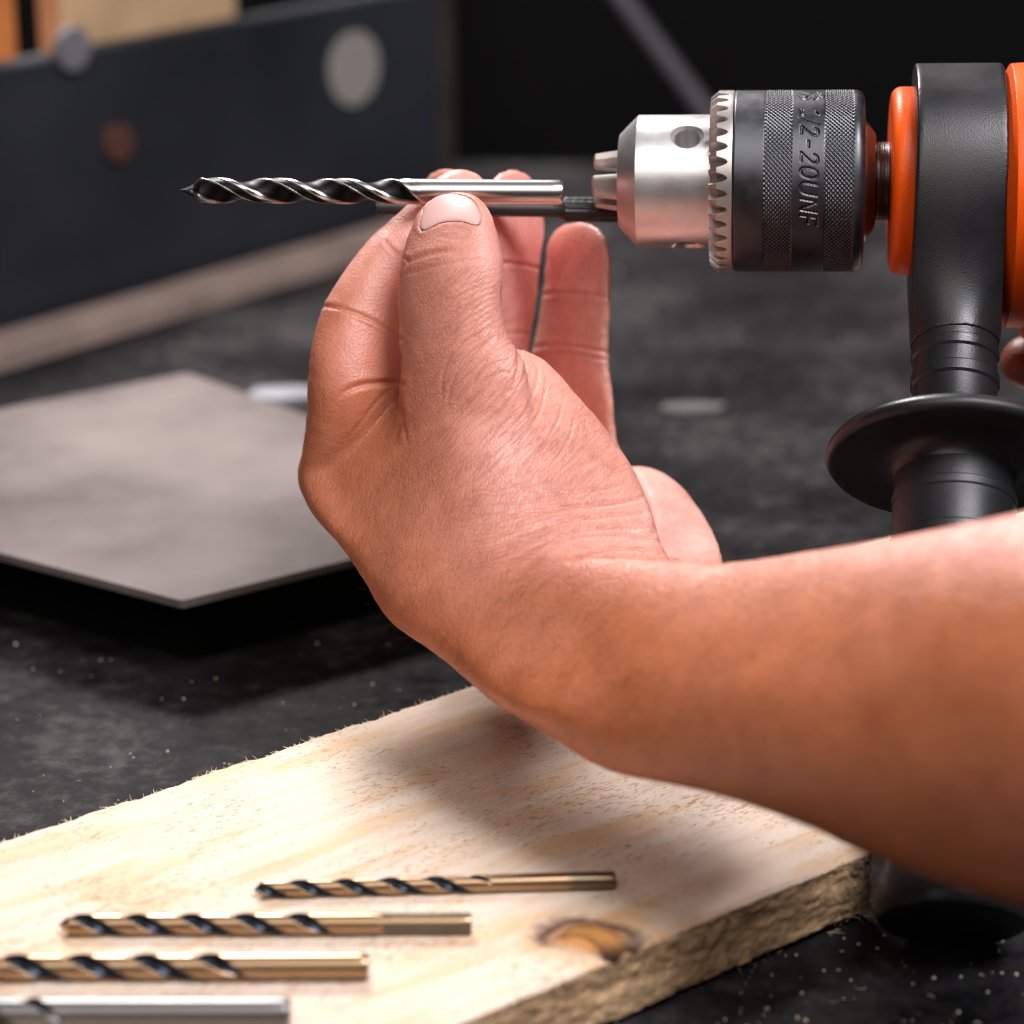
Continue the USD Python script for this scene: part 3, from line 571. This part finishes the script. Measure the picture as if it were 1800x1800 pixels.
HD2 = HA - DA * (HA @ DA); HD2 /= np.linalg.norm(HD2); HY2 = np.cross(DA, HD2); HY2 = HY2 if HY2 @ DT > 0 else -HY2
rr_ = np.hypot(gq[..., 1], gq[..., 2]); qx, qr = np.abs(gq[..., 0]) - 9.5, rr_ - 26.8
f1_ = np.minimum(np.maximum(qx, qr), 0) + np.hypot(np.maximum(qx, 0), np.maximum(qr, 0)) - 0.8
cxo = gq[..., 0] - (HA @ DA) * gq[..., 1]
f2_ = np.maximum(np.hypot(cxo, gq[..., 2]) - 9.9, np.maximum(10 - gq[..., 1], gq[..., 1] - 45))
gv_, gf_ = surface_nets(np.maximum(smin(f1_, f2_, 22.0), np.abs(gq[..., 0] - (HA @ DA) * np.maximum(gq[..., 1], 0)) - 10.3)); gv_ = gv_ * 0.5 + [-13, -31, -31]
cm_ = trimesh.Trimesh(HO + gv_[:, :1] * DA + gv_[:, 1:2] * HD2 + gv_[:, 2:] * HY2, gf_, process=False)
if cm_.volume < 0: cm_.invert()
taubin(cm_, 3)
hnd = obj('handle_collar', cm_, 'black_plastic', drill, smooth=True)
obj('neck', neck, 'black_plastic', hnd, smooth=32)
seamr = lathe(A0, DFR, [(sx(1674.2), 27.0), (sx(1674.4), 27.64), (sx(1675.3), 27.64), (sx(1675.5), 27.0)], 140)
obj('mould_seam', seamr, 'black_plastic', hnd, smooth=30)
G0 = 74.0
obj('guard_disc', lathe(HO, HFR, [(G0 - 2.2, 10), (G0 - 2.3, 24.6), (G0 - 2.0, 26.6), (G0 - 1.2, 28.0), (G0 - 0.1, 28.7), (G0 + 1.0, 28.8), (G0 + 1.9, 28.2), (G0 + 2.4, 27.2), (G0 + 2.2, 25.0), (G0 + 2.0, 18), (G0 + 3.0, 14.6), (G0 + 5.2, 13.4), (G0 + 8, 13.0)], 128), 'black_plastic', hnd, smooth=50)
gp = [(G0 + 2, 13.2), (G0 + 10.5, 13.5), (G0 + 10.9, 13.9), (G0 + 12.6, 13.9), (G0 + 13.0, 13.6)]
for k in range(8):
    L0 = G0 + 22 + k * 9.0; gp += [(L0 - .5, 13.9), (L0, 14.4), (L0 + 1.8, 14.4), (L0 + 2.3, 13.9)]
gp += [(G0 + 98, 14.2), (G0 + 101, 16.0), (G0 + 106, 16.4), (G0 + 108.5, 15.2), (G0 + 109.2, 12.5), (G0 + 109.3, 6)]
obj('grip', lathe(HO, HFR, gp, 96), 'black_plastic', hnd, smooth=35)

# ------------------------------------------------------------------ the hand and forearm: outlines with real depth, blended into one skin
STEP, DW = 6.0, 1.0
GX0, GX1, GY0, GY1, GW0, GW1 = 500.0, 1990.0, 270.0, 1720.0, 415.0, 700.0
gxs, gys, gws = np.arange(GX0, GX1, STEP), np.arange(GY0, GY1, STEP), np.arange(GW0, GW1, DW)
def smooth_poly(pts, n=240, s=1):
    pts = np.asarray(pts, float); d = np.r_[0, np.cumsum(np.linalg.norm(np.diff(np.vstack([pts, pts[:1]]), axis=0), axis=1))]
    cs = CubicSpline(d, np.vstack([pts, pts[:1]]), bc_type='periodic'); return cs(np.linspace(0, d[-1], n, endpoint=False))
def poisson(mask, h):
    idx = -np.ones(mask.shape, int); n = mask.sum(); idx[mask] = np.arange(n)
    I, J = np.nonzero(mask); rows, cols, vals = [np.arange(n)], [np.arange(n)], [np.full(n, 4.0)]
    for di, dj in ((1, 0), (-1, 0), (0, 1), (0, -1)):
        k = idx[np.clip(I + di, 0, mask.shape[0] - 1), np.clip(J + dj, 0, mask.shape[1] - 1)]; ok = k >= 0
        rows.append(np.arange(n)[ok]); cols.append(k[ok]); vals.append(np.full(ok.sum(), -1.0))
    A = sparse.csr_matrix((np.concatenate(vals), (np.concatenate(rows), np.concatenate(cols))), shape=(n, n))
    u = np.zeros(mask.shape); u[mask] = spsolve(A.tocsc(), np.full(n, 2.0 * h * h)); return u
def comp(pts, depth, flat, a, raw=False):
    """field (mm) of an inflated outline. depth: (px, py, w) control points; flat: depth/width ratio; a: typical half width in px"""
    pg = np.asarray(pts, float) if raw else smooth_poly(pts)
    poly = Polygon(pg).buffer(0); x0, y0_, x1, y1_ = poly.bounds; pad = 170
    i0, i1 = np.searchsorted(gxs, x0 - pad), np.searchsorted(gxs, x1 + pad); j0, j1 = np.searchsorted(gys, y0_ - pad), np.searchsorted(gys, y1_ + pad)
    h = 3.0; hx, hy = np.arange(x0 - pad - 6, x1 + pad + 9, h), np.arange(y0_ - pad - 6, y1_ + pad + 9, h)
    HX_, HY_ = np.meshgrid(hx, hy, indexing='ij'); mask = shapely.contains_xy(poly, HX_.ravel(), HY_.ravel()).reshape(HX_.shape)
    u = poisson(mask, h); dist = ndimage.distance_transform_edt(~mask) * h
    Fo = np.where(mask, -u, 2 * a * dist + dist ** 2); Fo = ndimage.gaussian_filter(Fo, 1.0)
    gx_, gy_ = gxs[i0:i1], gys[j0:j1]
    F2 = ndimage.map_coordinates(Fo, np.meshgrid((gx_ - hx[0]) / h, (gy_ - hy[0]) / h, indexing='ij'), order=1, mode='nearest')
    dp = np.asarray(depth, float)
    G = np.stack(np.meshgrid(gx_, gy_, indexing='ij'), -1).reshape(-1, 2)
    if len(dp) == 1: w0 = np.full(F2.shape, dp[0, 2])
    else: w0 = RBFInterpolator(dp[:, :2] / 300, dp[:, 2], kernel='thin_plate_spline' if len(dp) > 3 else 'linear', degree=1 if len(dp) > 3 else 0, smoothing=1e-3)(G / 300).reshape(F2.shape)
    wm = dp[:, 2].mean(); k = FP / wm
    z = (gws[None, None, :] - w0[..., None]) * (k / flat)
    F = F2[..., None] + z * z
    return (slice(i0, i1), slice(j0, j1)), ((np.sqrt(np.maximum(F + a * a, 0)) - a) / k).astype(np.float32)
BIG = 60.0
def blend(Fd, c, k):
    sl, f = c; Fd[sl] = smin(Fd[sl], f, k); return Fd

hand_pts = [(585, 712), (552, 745), (538, 800), (534, 850), (541, 888), (562, 917), (590, 945), (622, 992), (670, 1042), (730, 1092), (800, 1150), (900, 1235), (1010, 1240), (1120, 1120), (1190, 1010), (1160, 952), (1148, 905), (1132, 865), (1108, 815), (1085, 782), (1050, 735), (1010, 690), (975, 648), (940, 622), (900, 612), (830, 640), (760, 690), (700, 712), (640, 722)]
hand_d = [(560, 840, 622), (620, 760, 624), (700, 850, 610), (800, 750, 603), (950, 760, 604), (1080, 860, 603), (850, 950, 594), (720, 1040, 590), (1100, 980, 588), (900, 1120, 572), (1050, 1150, 556)]
fore_pts = [(700, 1062), (770, 1124), (840, 1182), (900, 1236), (960, 1285), (1015, 1326), (1060, 1351), (1110, 1366), (1200, 1383), (1300, 1409), (1420, 1452), (1550, 1510), (1680, 1560), (1800, 1594), (1990, 1650), (2100, 1680), (2100, 830), (1980, 855), (1800, 899), (1650, 930), (1500, 958), (1400, 973), (1270, 990), (1150, 985), (1000, 985), (850, 1005), (750, 1020)]
fore_d = [(720, 1040, 590), (850, 1080, 578), (1000, 1150, 557), (1100, 1180, 540), (1300, 1200, 515), (1500, 1220, 498), (1800, 1250, 476), (2000, 1250, 468), (1060, 1340, 534), (1800, 950, 480), (1800, 1550, 478), (1280, 1000, 532)]
hypo_pts = [(1070, 835), (1108, 820), (1150, 824), (1190, 848), (1225, 888), (1250, 928), (1268, 972), (1272, 1010), (1230, 1060), (1150, 1080), (1060, 1060), (990, 990), (980, 900)]
hypo_d = [(1150, 850, 648), (1200, 930, 638), (1200, 1040, 610), (1020, 950, 632)]
palm_pts = [(575, 770), (640, 720), (760, 690), (900, 660), (1040, 720), (1078, 780), (1100, 830), (1150, 900), (1150, 1000), (1050, 1060), (900, 1060), (760, 1010), (640, 950), (565, 880)]
palm_d = [(620, 820, 628), (900, 760, 652), (1050, 800, 660), (1050, 980, 622), (800, 950, 612)]
thumb_pts = [(703, 760), (702, 700), (704, 640), (701, 560), (700, 505), (706, 458), (718, 412), (733, 378), (752, 354), (782, 340), (812, 338), (838, 345), (857, 362), (868, 386), (876, 416), (884, 450), (886, 482), (882, 520), (885, 552), (893, 590), (914, 622), (930, 680), (930, 760), (880, 830), (780, 830)]
thumb_d = [(800, 350, 606.5), (798, 420, 604), (793, 500, 602.5), (793, 600, 603), (800, 700, 602), (850, 800, 598)]
index_pts = [(535, 850), (536, 760), (541, 680), (548, 610), (562, 555), (582, 512), (612, 467), (648, 422), (690, 383), (728, 349), (760, 318), (788, 300), (815, 297), (838, 304), (853, 318), (858, 345), (850, 385), (820, 425), (780, 480), (748, 540), (735, 610), (722, 690), (700, 780), (650, 860), (580, 890)]
index_d = [(600, 830, 624), (615, 700, 618), (640, 580, 622), (680, 480, 625), (740, 400, 627), (815, 330, 628.5), (830, 310, 628.5)]
mid_pts = [(744, 335), (750, 311), (768, 298), (795, 296), (818, 306), (832, 335), (838, 420), (830, 560), (815, 720), (720, 740), (700, 560), (722, 400)]
mid_d = [(785, 320, 648), (780, 450, 652), (760, 650, 655), (770, 730, 650)]
ring_pts = [(856, 345), (866, 314), (882, 301), (903, 298), (925, 304), (941, 322), (953, 362), (957, 398), (952, 440), (945, 500), (938, 560), (930, 615), (922, 720), (850, 730), (838, 600), (846, 480), (850, 400)]
ring_d = [(900, 320, 652), (905, 430, 656), (895, 600, 662), (885, 720, 660)]
pinky_pts = [(1012, 390), (1040, 393), (1060, 409), (1071, 440), (1074, 480), (1073, 560), (1069, 622), (1072, 655), (1078, 700), (1081, 745), (1086, 778), (1108, 820), (1120, 880), (1050, 900), (975, 800), (930, 660), (940, 598), (952, 530), (958, 470), (965, 420), (984, 398)]
pinky_d = [(1014, 420, 654), (1014, 520, 656), (1008, 620, 660), (1020, 740, 662), (1060, 860, 655)]

web_pts_ = [(572, 770), (590, 715), (630, 683), (670, 674), (706, 680), (716, 720), (690, 760), (640, 790), (600, 806)]
web_d = [(600, 760, 619), (660, 710, 618), (700, 720, 617)]
shape = (len(gxs), len(gys), len(gws))
M0 = np.full(shape, BIG, np.float32)
M0 = blend(M0, comp(hand_pts, hand_d, 0.62, 150), 1.0)
M0 = blend(M0, comp(fore_pts, fore_d, 0.62, 200), 14.0)
M0 = blend(M0, comp(web_pts_, web_d, 0.62, 40), 3.0)
M0 = blend(M0, comp(palm_pts, palm_d, 0.55, 120), 10.0)
M0 = blend(M0, comp(hypo_pts, hypo_d, 0.80, 90), 2.5)
FLD = M0.copy()
for pts_, d_, flat_, a_, k_ in ((thumb_pts, thumb_d, 0.80, 88, 5.0), (index_pts, index_d, 0.92, 65, 4.0), (mid_pts, mid_d, 0.9, 55, 3.0), (ring_pts, ring_d, 0.9, 50, 3.0), (pinky_pts, pinky_d, 0.9, 58, 3.0)):
    sl, f = comp(pts_, d_, flat_, a_)
    FLD[sl] = np.minimum(FLD[sl], smin(M0[sl], f, k_))
FLD[0], FLD[-1], FLD[:, 0], FLD[:, -1], FLD[:, :, 0], FLD[:, :, -1] = [BIG] * 6
gv, gf = surface_nets(FLD)
del FLD, M0
fv = np.stack([GX0 + gv[:, 0] * STEP, GY0 + gv[:, 1] * STEP, GW0 + gv[:, 2] * DW], -1)     # px, py, depth
sk = trimesh.Trimesh(P(fv[:, 0], fv[:, 1], fv[:, 2]), gf, process=False)
parts_ = trimesh.graph.connected_components(sk.edges_unique, nodes=np.arange(len(sk.vertices)), min_len=200)
keep = np.zeros(len(sk.vertices), bool); keep[max(parts_, key=len)] = True
sk.update_faces(keep[sk.faces].all(1)); sk.remove_unreferenced_vertices()
if sk.volume < 0: sk.invert()
taubin(sk, 5)
sv_, sf_ = trimesh.remesh.subdivide(sk.vertices, sk.faces)
sk = trimesh.Trimesh(sv_, sf_, process=False)
taubin(sk, 4)
def to_px(v):
    w = v[:, 1] * CP - (v[:, 2] - H) * SP; u = v[:, 1] * SP + (v[:, 2] - H) * CP
    return 900 + FP * v[:, 0] / w, 900 - FP * u / w, w
vx, vy, vw = to_px(np.asarray(sk.vertices)); vn = np.array(sk.vertex_normals)
view = np.asarray(sk.vertices) - [0, 0, H]; view /= np.linalg.norm(view, axis=1, keepdims=True); facing = -(vn * view).sum(1)
# creases: (points, depth mm, half width px, depth range)
def crease(pts, dep, wd, wr=(400, 700), fade=True, soft=0.0):
    pts = np.asarray(pts, float)
    if len(pts) > 2:
        t = np.arange(len(pts)); pts = CubicSpline(t, pts)(np.linspace(0, len(pts) - 1, 12 * len(pts)))
    else: pts = pts[0] + (pts[1] - pts[0]) * np.linspace(0, 1, 24)[:, None]
    x0, y0_, x1, y1_ = *pts.min(0) - 5 * wd, *pts.max(0) + 5 * wd
    sel = np.nonzero((vx > x0) & (vx < x1) & (vy > y0_) & (vy < y1_) & (vw > wr[0]) & (vw < wr[1]) & (facing > 0.02))[0]
    if not len(sel): return
    from scipy.spatial import cKDTree
    d, k = cKDTree(pts).query(np.stack([vx[sel], vy[sel]], 1)); t = k / (len(pts) - 1)
    amp = np.sin(np.pi * np.clip(t, 0.02, 0.98)) ** 0.5 if fade else 1.0
    DISP[sel] -= 0.9 * amp * dep * (np.exp(-(d / wd) ** 2) - 0.45 * np.exp(-(d / (2.4 * wd)) ** 2))
DISP = np.zeros(len(vx))
FRONT = (560, 618)
# thumb joint folds
crease([(706, 468), (742, 450), (776, 442), (806, 440)], 0.75, 5, (570, 612)); crease([(708, 484), (760, 470), (820, 458), (860, 462)], 0.35, 4, (570, 612))
crease([(770, 414), (800, 420), (818, 416)], 0.30, 3.5, (570, 612)); crease([(768, 418), (796, 412), (812, 420)], 0.25, 3, (570, 612))
for k in range(13):
    y = 486 + k * 10; crease([(762 + k * 3, y + 24), (800 + k * 4, y + 2), (842 + k * 2, y - 14), (872, y - 20)], 0.17 + 0.06 * rng.random(), 3.0, (570, 612))
# folds at the thumb base, fanning to the right
fan = [[(905, 604), (884, 612), (850, 640), (830, 690)], [(912, 618), (900, 650), (880, 680), (850, 720)], [(918, 625), (922, 655), (905, 690), (880, 730)], [(930, 640), (945, 665), (925, 720), (900, 750)],
       [(880, 590), (840, 612), (800, 660), (790, 720)], [(870, 572), (820, 600), (785, 640), (778, 700)], [(960, 665), (950, 720), (925, 760), (880, 800)], [(990, 700), (970, 760), (930, 810), (880, 840)],
       [(1010, 730), (990, 790), (950, 830)], [(900, 630), (870, 640), (845, 660)], [(905, 660), (880, 655), (860, 670)]]
for f_ in fan: crease(f_, 0.36, 3.6, (560, 625))
crease([(905, 598), (912, 625), (908, 660), (895, 690)], 0.85, 5, (560, 625))
for k in range(16):
    t = k / 15; x, y = 860 + 190 * t + rng.normal(0, 6), 700 + 150 * t + rng.normal(0, 8); crease([(x + 30, y - 24), (x, y + 6), (x - 46, y + 48)], 0.17, 3.0, (560, 625))
# web under the thumb
for f_ in ([(702, 678), (668, 700), (640, 735), (610, 770)], [(703, 700), (680, 720), (655, 752), (628, 790)], [(704, 716), (690, 740), (672, 770)], [(706, 728), (702, 752), (690, 780)], [(708, 735), (712, 760), (716, 782)]): crease(f_, 0.38, 4, (560, 640))
crease([(702, 690), (703, 715), (708, 735)], 0.9, 6, (560, 640))
# wrist folds
for f_, d_ in (([(1140, 868), (1080, 885), (1000, 892), (920, 905)], 0.7), ([(1142, 900), (1080, 908), (1000, 915), (930, 935), (860, 965)], 0.55), ([(1145, 928), (1090, 930), (1010, 936), (940, 962), (880, 990)], 0.6),
               ([(1200, 965), (1110, 945), (1020, 945), (960, 970), (900, 1010)], 0.5), ([(1230, 985), (1130, 968), (1050, 972), (980, 1005), (930, 1045)], 0.65), ([(1100, 850), (1040, 862), (960, 870), (900, 885)], 0.4), ([(1060, 800), (1000, 830), (930, 850)], 0.28)):
    crease(f_, d_, 5, (530, 640))
for k in range(15):
    y = 880 + k * 11; x = 930 - k * 7; crease([(x + 120, y - 20 + 6 * rng.random()), (x + 40, y), (x - 60, y + 34)], 0.20, 3.6, (530, 640))
# finger creases
crease([(566, 538), (610, 545), (660, 566), (706, 596)], 0.75, 4.5, (600, 640), False); crease([(678, 425), (694, 442), (716, 456)], 0.75, 4, (600, 640), False)
crease([(600, 695), (640, 676), (690, 672), (706, 678)], 1.3, 6, (600, 645)); crease([(610, 556), (660, 580), (704, 604)], 0.35, 3, (600, 640))
crease([(955, 518), (990, 514), (1030, 517), (1072, 523)], 0.55, 4.5, (630, 690), False); crease([(938, 612), (980, 606), (1030, 612), (1072, 620)], 0.5, 4, (630, 690), False); crease([(940, 626), (990, 620), (1030, 625), (1070, 634)], 0.45, 4, (630, 690), False)
crease([(880, 462), (910, 464), (948, 472)], 0.75, 4, (630, 690), False); crease([(878, 300 + 290), (910, 586), (940, 590)], 0.4, 4, (630, 690), False)
# edge of the thenar mound at the wrist
crease([(1110, 818), (1136, 866), (1152, 905), (1150, 935), (1120, 950)], 0.45, 7, (560, 650))
vv = np.asarray(sk.vertices)
DISP += 0.16 * fbm(vv * 0.16, 3, 41) + 0.07 * fbm(vv * 0.55, 3, 42)
# a seat for the nail
nail_pts = smooth_poly([(740, 404), (739, 388), (746, 366), (760, 350), (780, 342), (800, 341), (820, 346), (835, 358), (842, 372), (846, 385), (843, 394), (822, 392), (800, 389), (778, 391), (758, 399)], 120)
nail_poly = Polygon(nail_pts); near = (vx > 700) & (vx < 890) & (vy > 320) & (vy < 430) & (vw < 612) & (facing > 0)
sel = np.nonzero(near)[0]; sd = np.array([nail_poly.exterior.distance(Point(x, y)) * (1 if nail_poly.contains(Point(x, y)) else -1) for x, y in zip(vx[sel], vy[sel])])
DISP[sel] += np.where(sd > 0, -0.45, 0.22 * np.exp(-((sd + 5) / 5.0) ** 2))
sk.vertices = vv + vn * DISP[:, None]
# skin tone: tanned back of the hand, pinker palm side and finger tips
tan, pink, rosy = np.array([0.45, 0.155, 0.08]), np.array([0.72, 0.365, 0.31]), np.array([0.78, 0.30, 0.265])
deep = np.array([0.46, 0.15, 0.062]); ruddy = np.array([0.69, 0.32, 0.255])
behind = smoothstep(612, 622, vw)
fingers = smoothstep(760, 640, vy) * behind
palm_side = np.clip(fingers + smoothstep(1105, 1150, vx) * smoothstep(585, 605, vw) * smoothstep(1010, 960, vy), 0, 1)
# the lit side of the thumb base is untanned too
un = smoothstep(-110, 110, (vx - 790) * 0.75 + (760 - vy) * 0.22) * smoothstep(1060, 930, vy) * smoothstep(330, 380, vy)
patchy = 0.22 * fbm(vv * 0.045, 3, 51)
mixw = np.clip(palm_side * smoothstep(-0.4, 0.3, facing) + patchy, 0, 1)[:, None]
tone = tan + (deep - tan) * (smoothstep(950, 1250, vx * 0.6 + vy * 0.55))[:, None]
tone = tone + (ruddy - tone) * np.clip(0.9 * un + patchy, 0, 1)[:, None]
tone = tone + (pink - tone) * mixw
tips = np.zeros(len(vx))
for x, y, r_, a_ in ((1020, 440, 55, 1), (790, 305, 40, .9), (900, 310, 50, .9), (910, 430, 50, .8), (800, 372, 45, .35), (760, 575, 0.1, 0), (1160, 930, 60, .5), (620, 610, 70, .35)):
    tips = np.maximum(tips, a_ * np.exp(-((vx - x) ** 2 + (vy - y) ** 2) / (r_ * r_)))
tone = tone + (rosy - tone) * (tips * np.where(vw > 600, 1, 0.6))[:, None]
tone = tone * (1 - np.clip(-DISP - 0.15, 0, 0.6)[:, None] * np.array([0.15, 0.35, 0.4]))       # folds are redder
person = thing('person', "person's bare tanned forearm and hand, thumb and fingers pinching a shiny bit", 'person', P(1000, 1100, 570))
# where the fine folds run, and which way: thumb and thumb base / wrist / back of the hand and forearm
onfront = smoothstep(622, 612, vw) * smoothstep(-0.1, 0.25, facing)
fa_ = onfront * smoothstep(430, 500, vy) * smoothstep(930, 830, vy) * smoothstep(700, 800, vx)
fb_ = onfront * smoothstep(820, 900, vy) * smoothstep(1120, 1000, vy) * smoothstep(720, 860, vx)
fc_ = onfront * smoothstep(760, 860, vx * 0 + vy) * smoothstep(1420, 1000, vx + 0.35 * (vy - 900)) * 0.55
fb_ = fb_ + 0.7 * smoothstep(622, 632, vw) * smoothstep(0.0, 0.3, facing) * smoothstep(420, 470, vy)
body = obj('forearm_and_hand', sk, 'skin', person, smooth=True, tint=tone, loc=np.stack([vx - 900, vy - 900, (vw - 600) * 7.4], -1) * 0.000134, fold=np.stack([fa_, fb_ * 0.9, fc_], -1))
# fine hairs on the forearm and the back of the wrist
hs, hw_ = [], []
cand = np.nonzero((vx > 640) & (vy > 960) & (vy < 1640) & (facing > -0.35) & (facing < 0.75) & (vw < 640))[0]
up_arm = wdir((-0.75, -0.35, -0.2))
for i in rng.choice(cand, 700, replace=False):
    n_v = vn[i]; d_ = up_arm - n_v * (up_arm @ n_v) + n_v * 0.35 + rng.normal(size=3) * 0.18; d_ /= np.linalg.norm(d_)
    L_ = rng.uniform(2.0, 5.5); k = np.linspace(0, 1, 6)[:, None]; p_ = np.asarray(sk.vertices)[i]
    hs.append(p_ + d_ * L_ * k - n_v * L_ * 0.22 * k * k); hw_.append(np.linspace(0.06, 0.02, 6))
curves('hair', hs, hw_, 'hair', body)
# thumbnail: a curved plate on the thumb
bv = np.asarray(sk.vertices)[sel]; bx, by, bw = to_px(bv)
fitA = lambda x, y: np.stack([np.ones_like(x), x, y, x * x, x * y, y * y, x ** 3, x * x * y], -1)
nx_, ny_ = (bx - 792) / 50, (by - 370) / 30; ins_ = sd > -12
cf = np.linalg.lstsq(fitA(nx_, ny_)[ins_], bw[ins_], rcond=None)[0]
nw = lambda x, y: fitA((x - 792) / 50, (y - 370) / 30) @ cf
rings_, cen = [], nail_pts.mean(0)
for k in np.linspace(0.0, 1.0, 12)[1:]: rings_.append(cen + (nail_pts - cen) * k)
top_ = [P(cen[0], cen[1], nw(*cen) - 0.75)[None]] + [P(r_[:, 0], r_[:, 1], nw(r_[:, 0], r_[:, 1]) - (0.75 - 0.25 * (k / 10) ** 4)) for k, r_ in enumerate(rings_)]
top_.append(P(nail_pts[:, 0], nail_pts[:, 1], nw(nail_pts[:, 0], nail_pts[:, 1]) + 1.2))
nv = np.vstack(top_); n0 = len(nail_pts); nf = [np.stack([np.zeros(n0, int), 1 + np.arange(n0), 1 + (np.arange(n0) + 1) % n0], 1)]
for r_ in range(len(top_) - 2):
    a_ = 1 + r_ * n0 + np.arange(n0); b_ = 1 + r_ * n0 + (np.arange(n0) + 1) % n0; nf += [np.stack([a_, a_ + n0, b_], 1), np.stack([b_, a_ + n0, b_ + n0], 1)]
nm_ = trimesh.Trimesh(nv, np.vstack(nf), process=False)
if (nm_.face_normals[:n0].mean(0) @ wdir((0, 0, -1))) < 0: nm_ = trimesh.Trimesh(nv, np.vstack(nf)[:, ::-1], process=False)
obj('thumbnail', nm_, 'nail', body, smooth=60)
# finger of the other hand, on the drill's trigger side
fc = [(P(1806, 636, 655), 6.6), (P(1850, 628, 655), 7.0), (P(1960, 600, 658), 8.0), (P(2080, 580, 660), 9.5)]
fm = m3.Manifold()
for (p_, r_), (q_, s_) in zip(fc[:-1], fc[1:]):
    A_ = trimesh.creation.icosphere(3, r_); A_.apply_translation(p_); B_ = trimesh.creation.icosphere(3, s_); B_.apply_translation(q_); fm = fm + man(trimesh.convex.convex_hull(np.vstack([A_.vertices, B_.vertices])))
ft = trimesh.Trimesh(*meshkit.arrays(fm)[:2]); 
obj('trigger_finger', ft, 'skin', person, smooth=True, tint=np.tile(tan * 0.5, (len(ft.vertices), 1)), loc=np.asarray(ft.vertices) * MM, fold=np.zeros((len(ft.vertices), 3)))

# ------------------------------------------------------------------ sawdust on the bench and the plank
dust = []
def speck(p, r):
    m = trimesh.creation.icosahedron(); m.vertices *= r * rng.uniform(0.5, 1.3, 3); m.apply_transform(trimesh.transformations.random_rotation_matrix(rng.random(3))); m.apply_translation(p); dust.append(m)
for i in range(95):
    p_ = onz(rng.uniform(1080, 1850), rng.uniform(1640, 1830), 0); speck(p_ + [0, 0, 0.1], rng.uniform(0.10, 0.34) if i % 5 else rng.uniform(0.3, 0.5))
for i in range(55):
    p_ = onz(rng.uniform(-30, 760), rng.uniform(1130, 1470), 0); speck(p_ + [0, 0, 0.1], rng.uniform(0.12, 0.45))
for i in range(5):
    p_ = onz(rng.uniform(1050, 1800), rng.uniform(470, 980), 0); speck(p_ + [0, 0, 0.2], rng.uniform(0.2, 0.9))
for i in range(26):
    p_ = onz(rng.uniform(1080, 1850), rng.uniform(1650, 1830), 0) if i % 2 else onz(rng.uniform(20, 900), rng.uniform(1230, 1480), 0)
    t = np.linspace(0, rng.uniform(0.8, 3.2), 7); r_ = rng.uniform(0.4, 1.3); c_ = np.stack([r_ * np.cos(t), r_ * np.sin(t), 0.15 + 0 * t], -1); w_ = np.array([0, 0, 0.28]) + 0 * c_
    a_ = rng.random() * 6.28; rot = np.array([[math.cos(a_), -math.sin(a_), 0], [math.sin(a_), math.cos(a_), 0], [0, 0, 1]])
    v_ = np.stack([c_, c_ + [0.06, 0.02, 0.3]], 1).reshape(-1, 3) @ rot.T + p_; dust.append(trimesh.Trimesh(v_, grid_faces(7, 2), process=False))
tag(obj('sawdust', cat_mesh(dust), 'sawdust'), 'pale specks of sawdust scattered over the black bench', 'sawdust', kind='stuff')
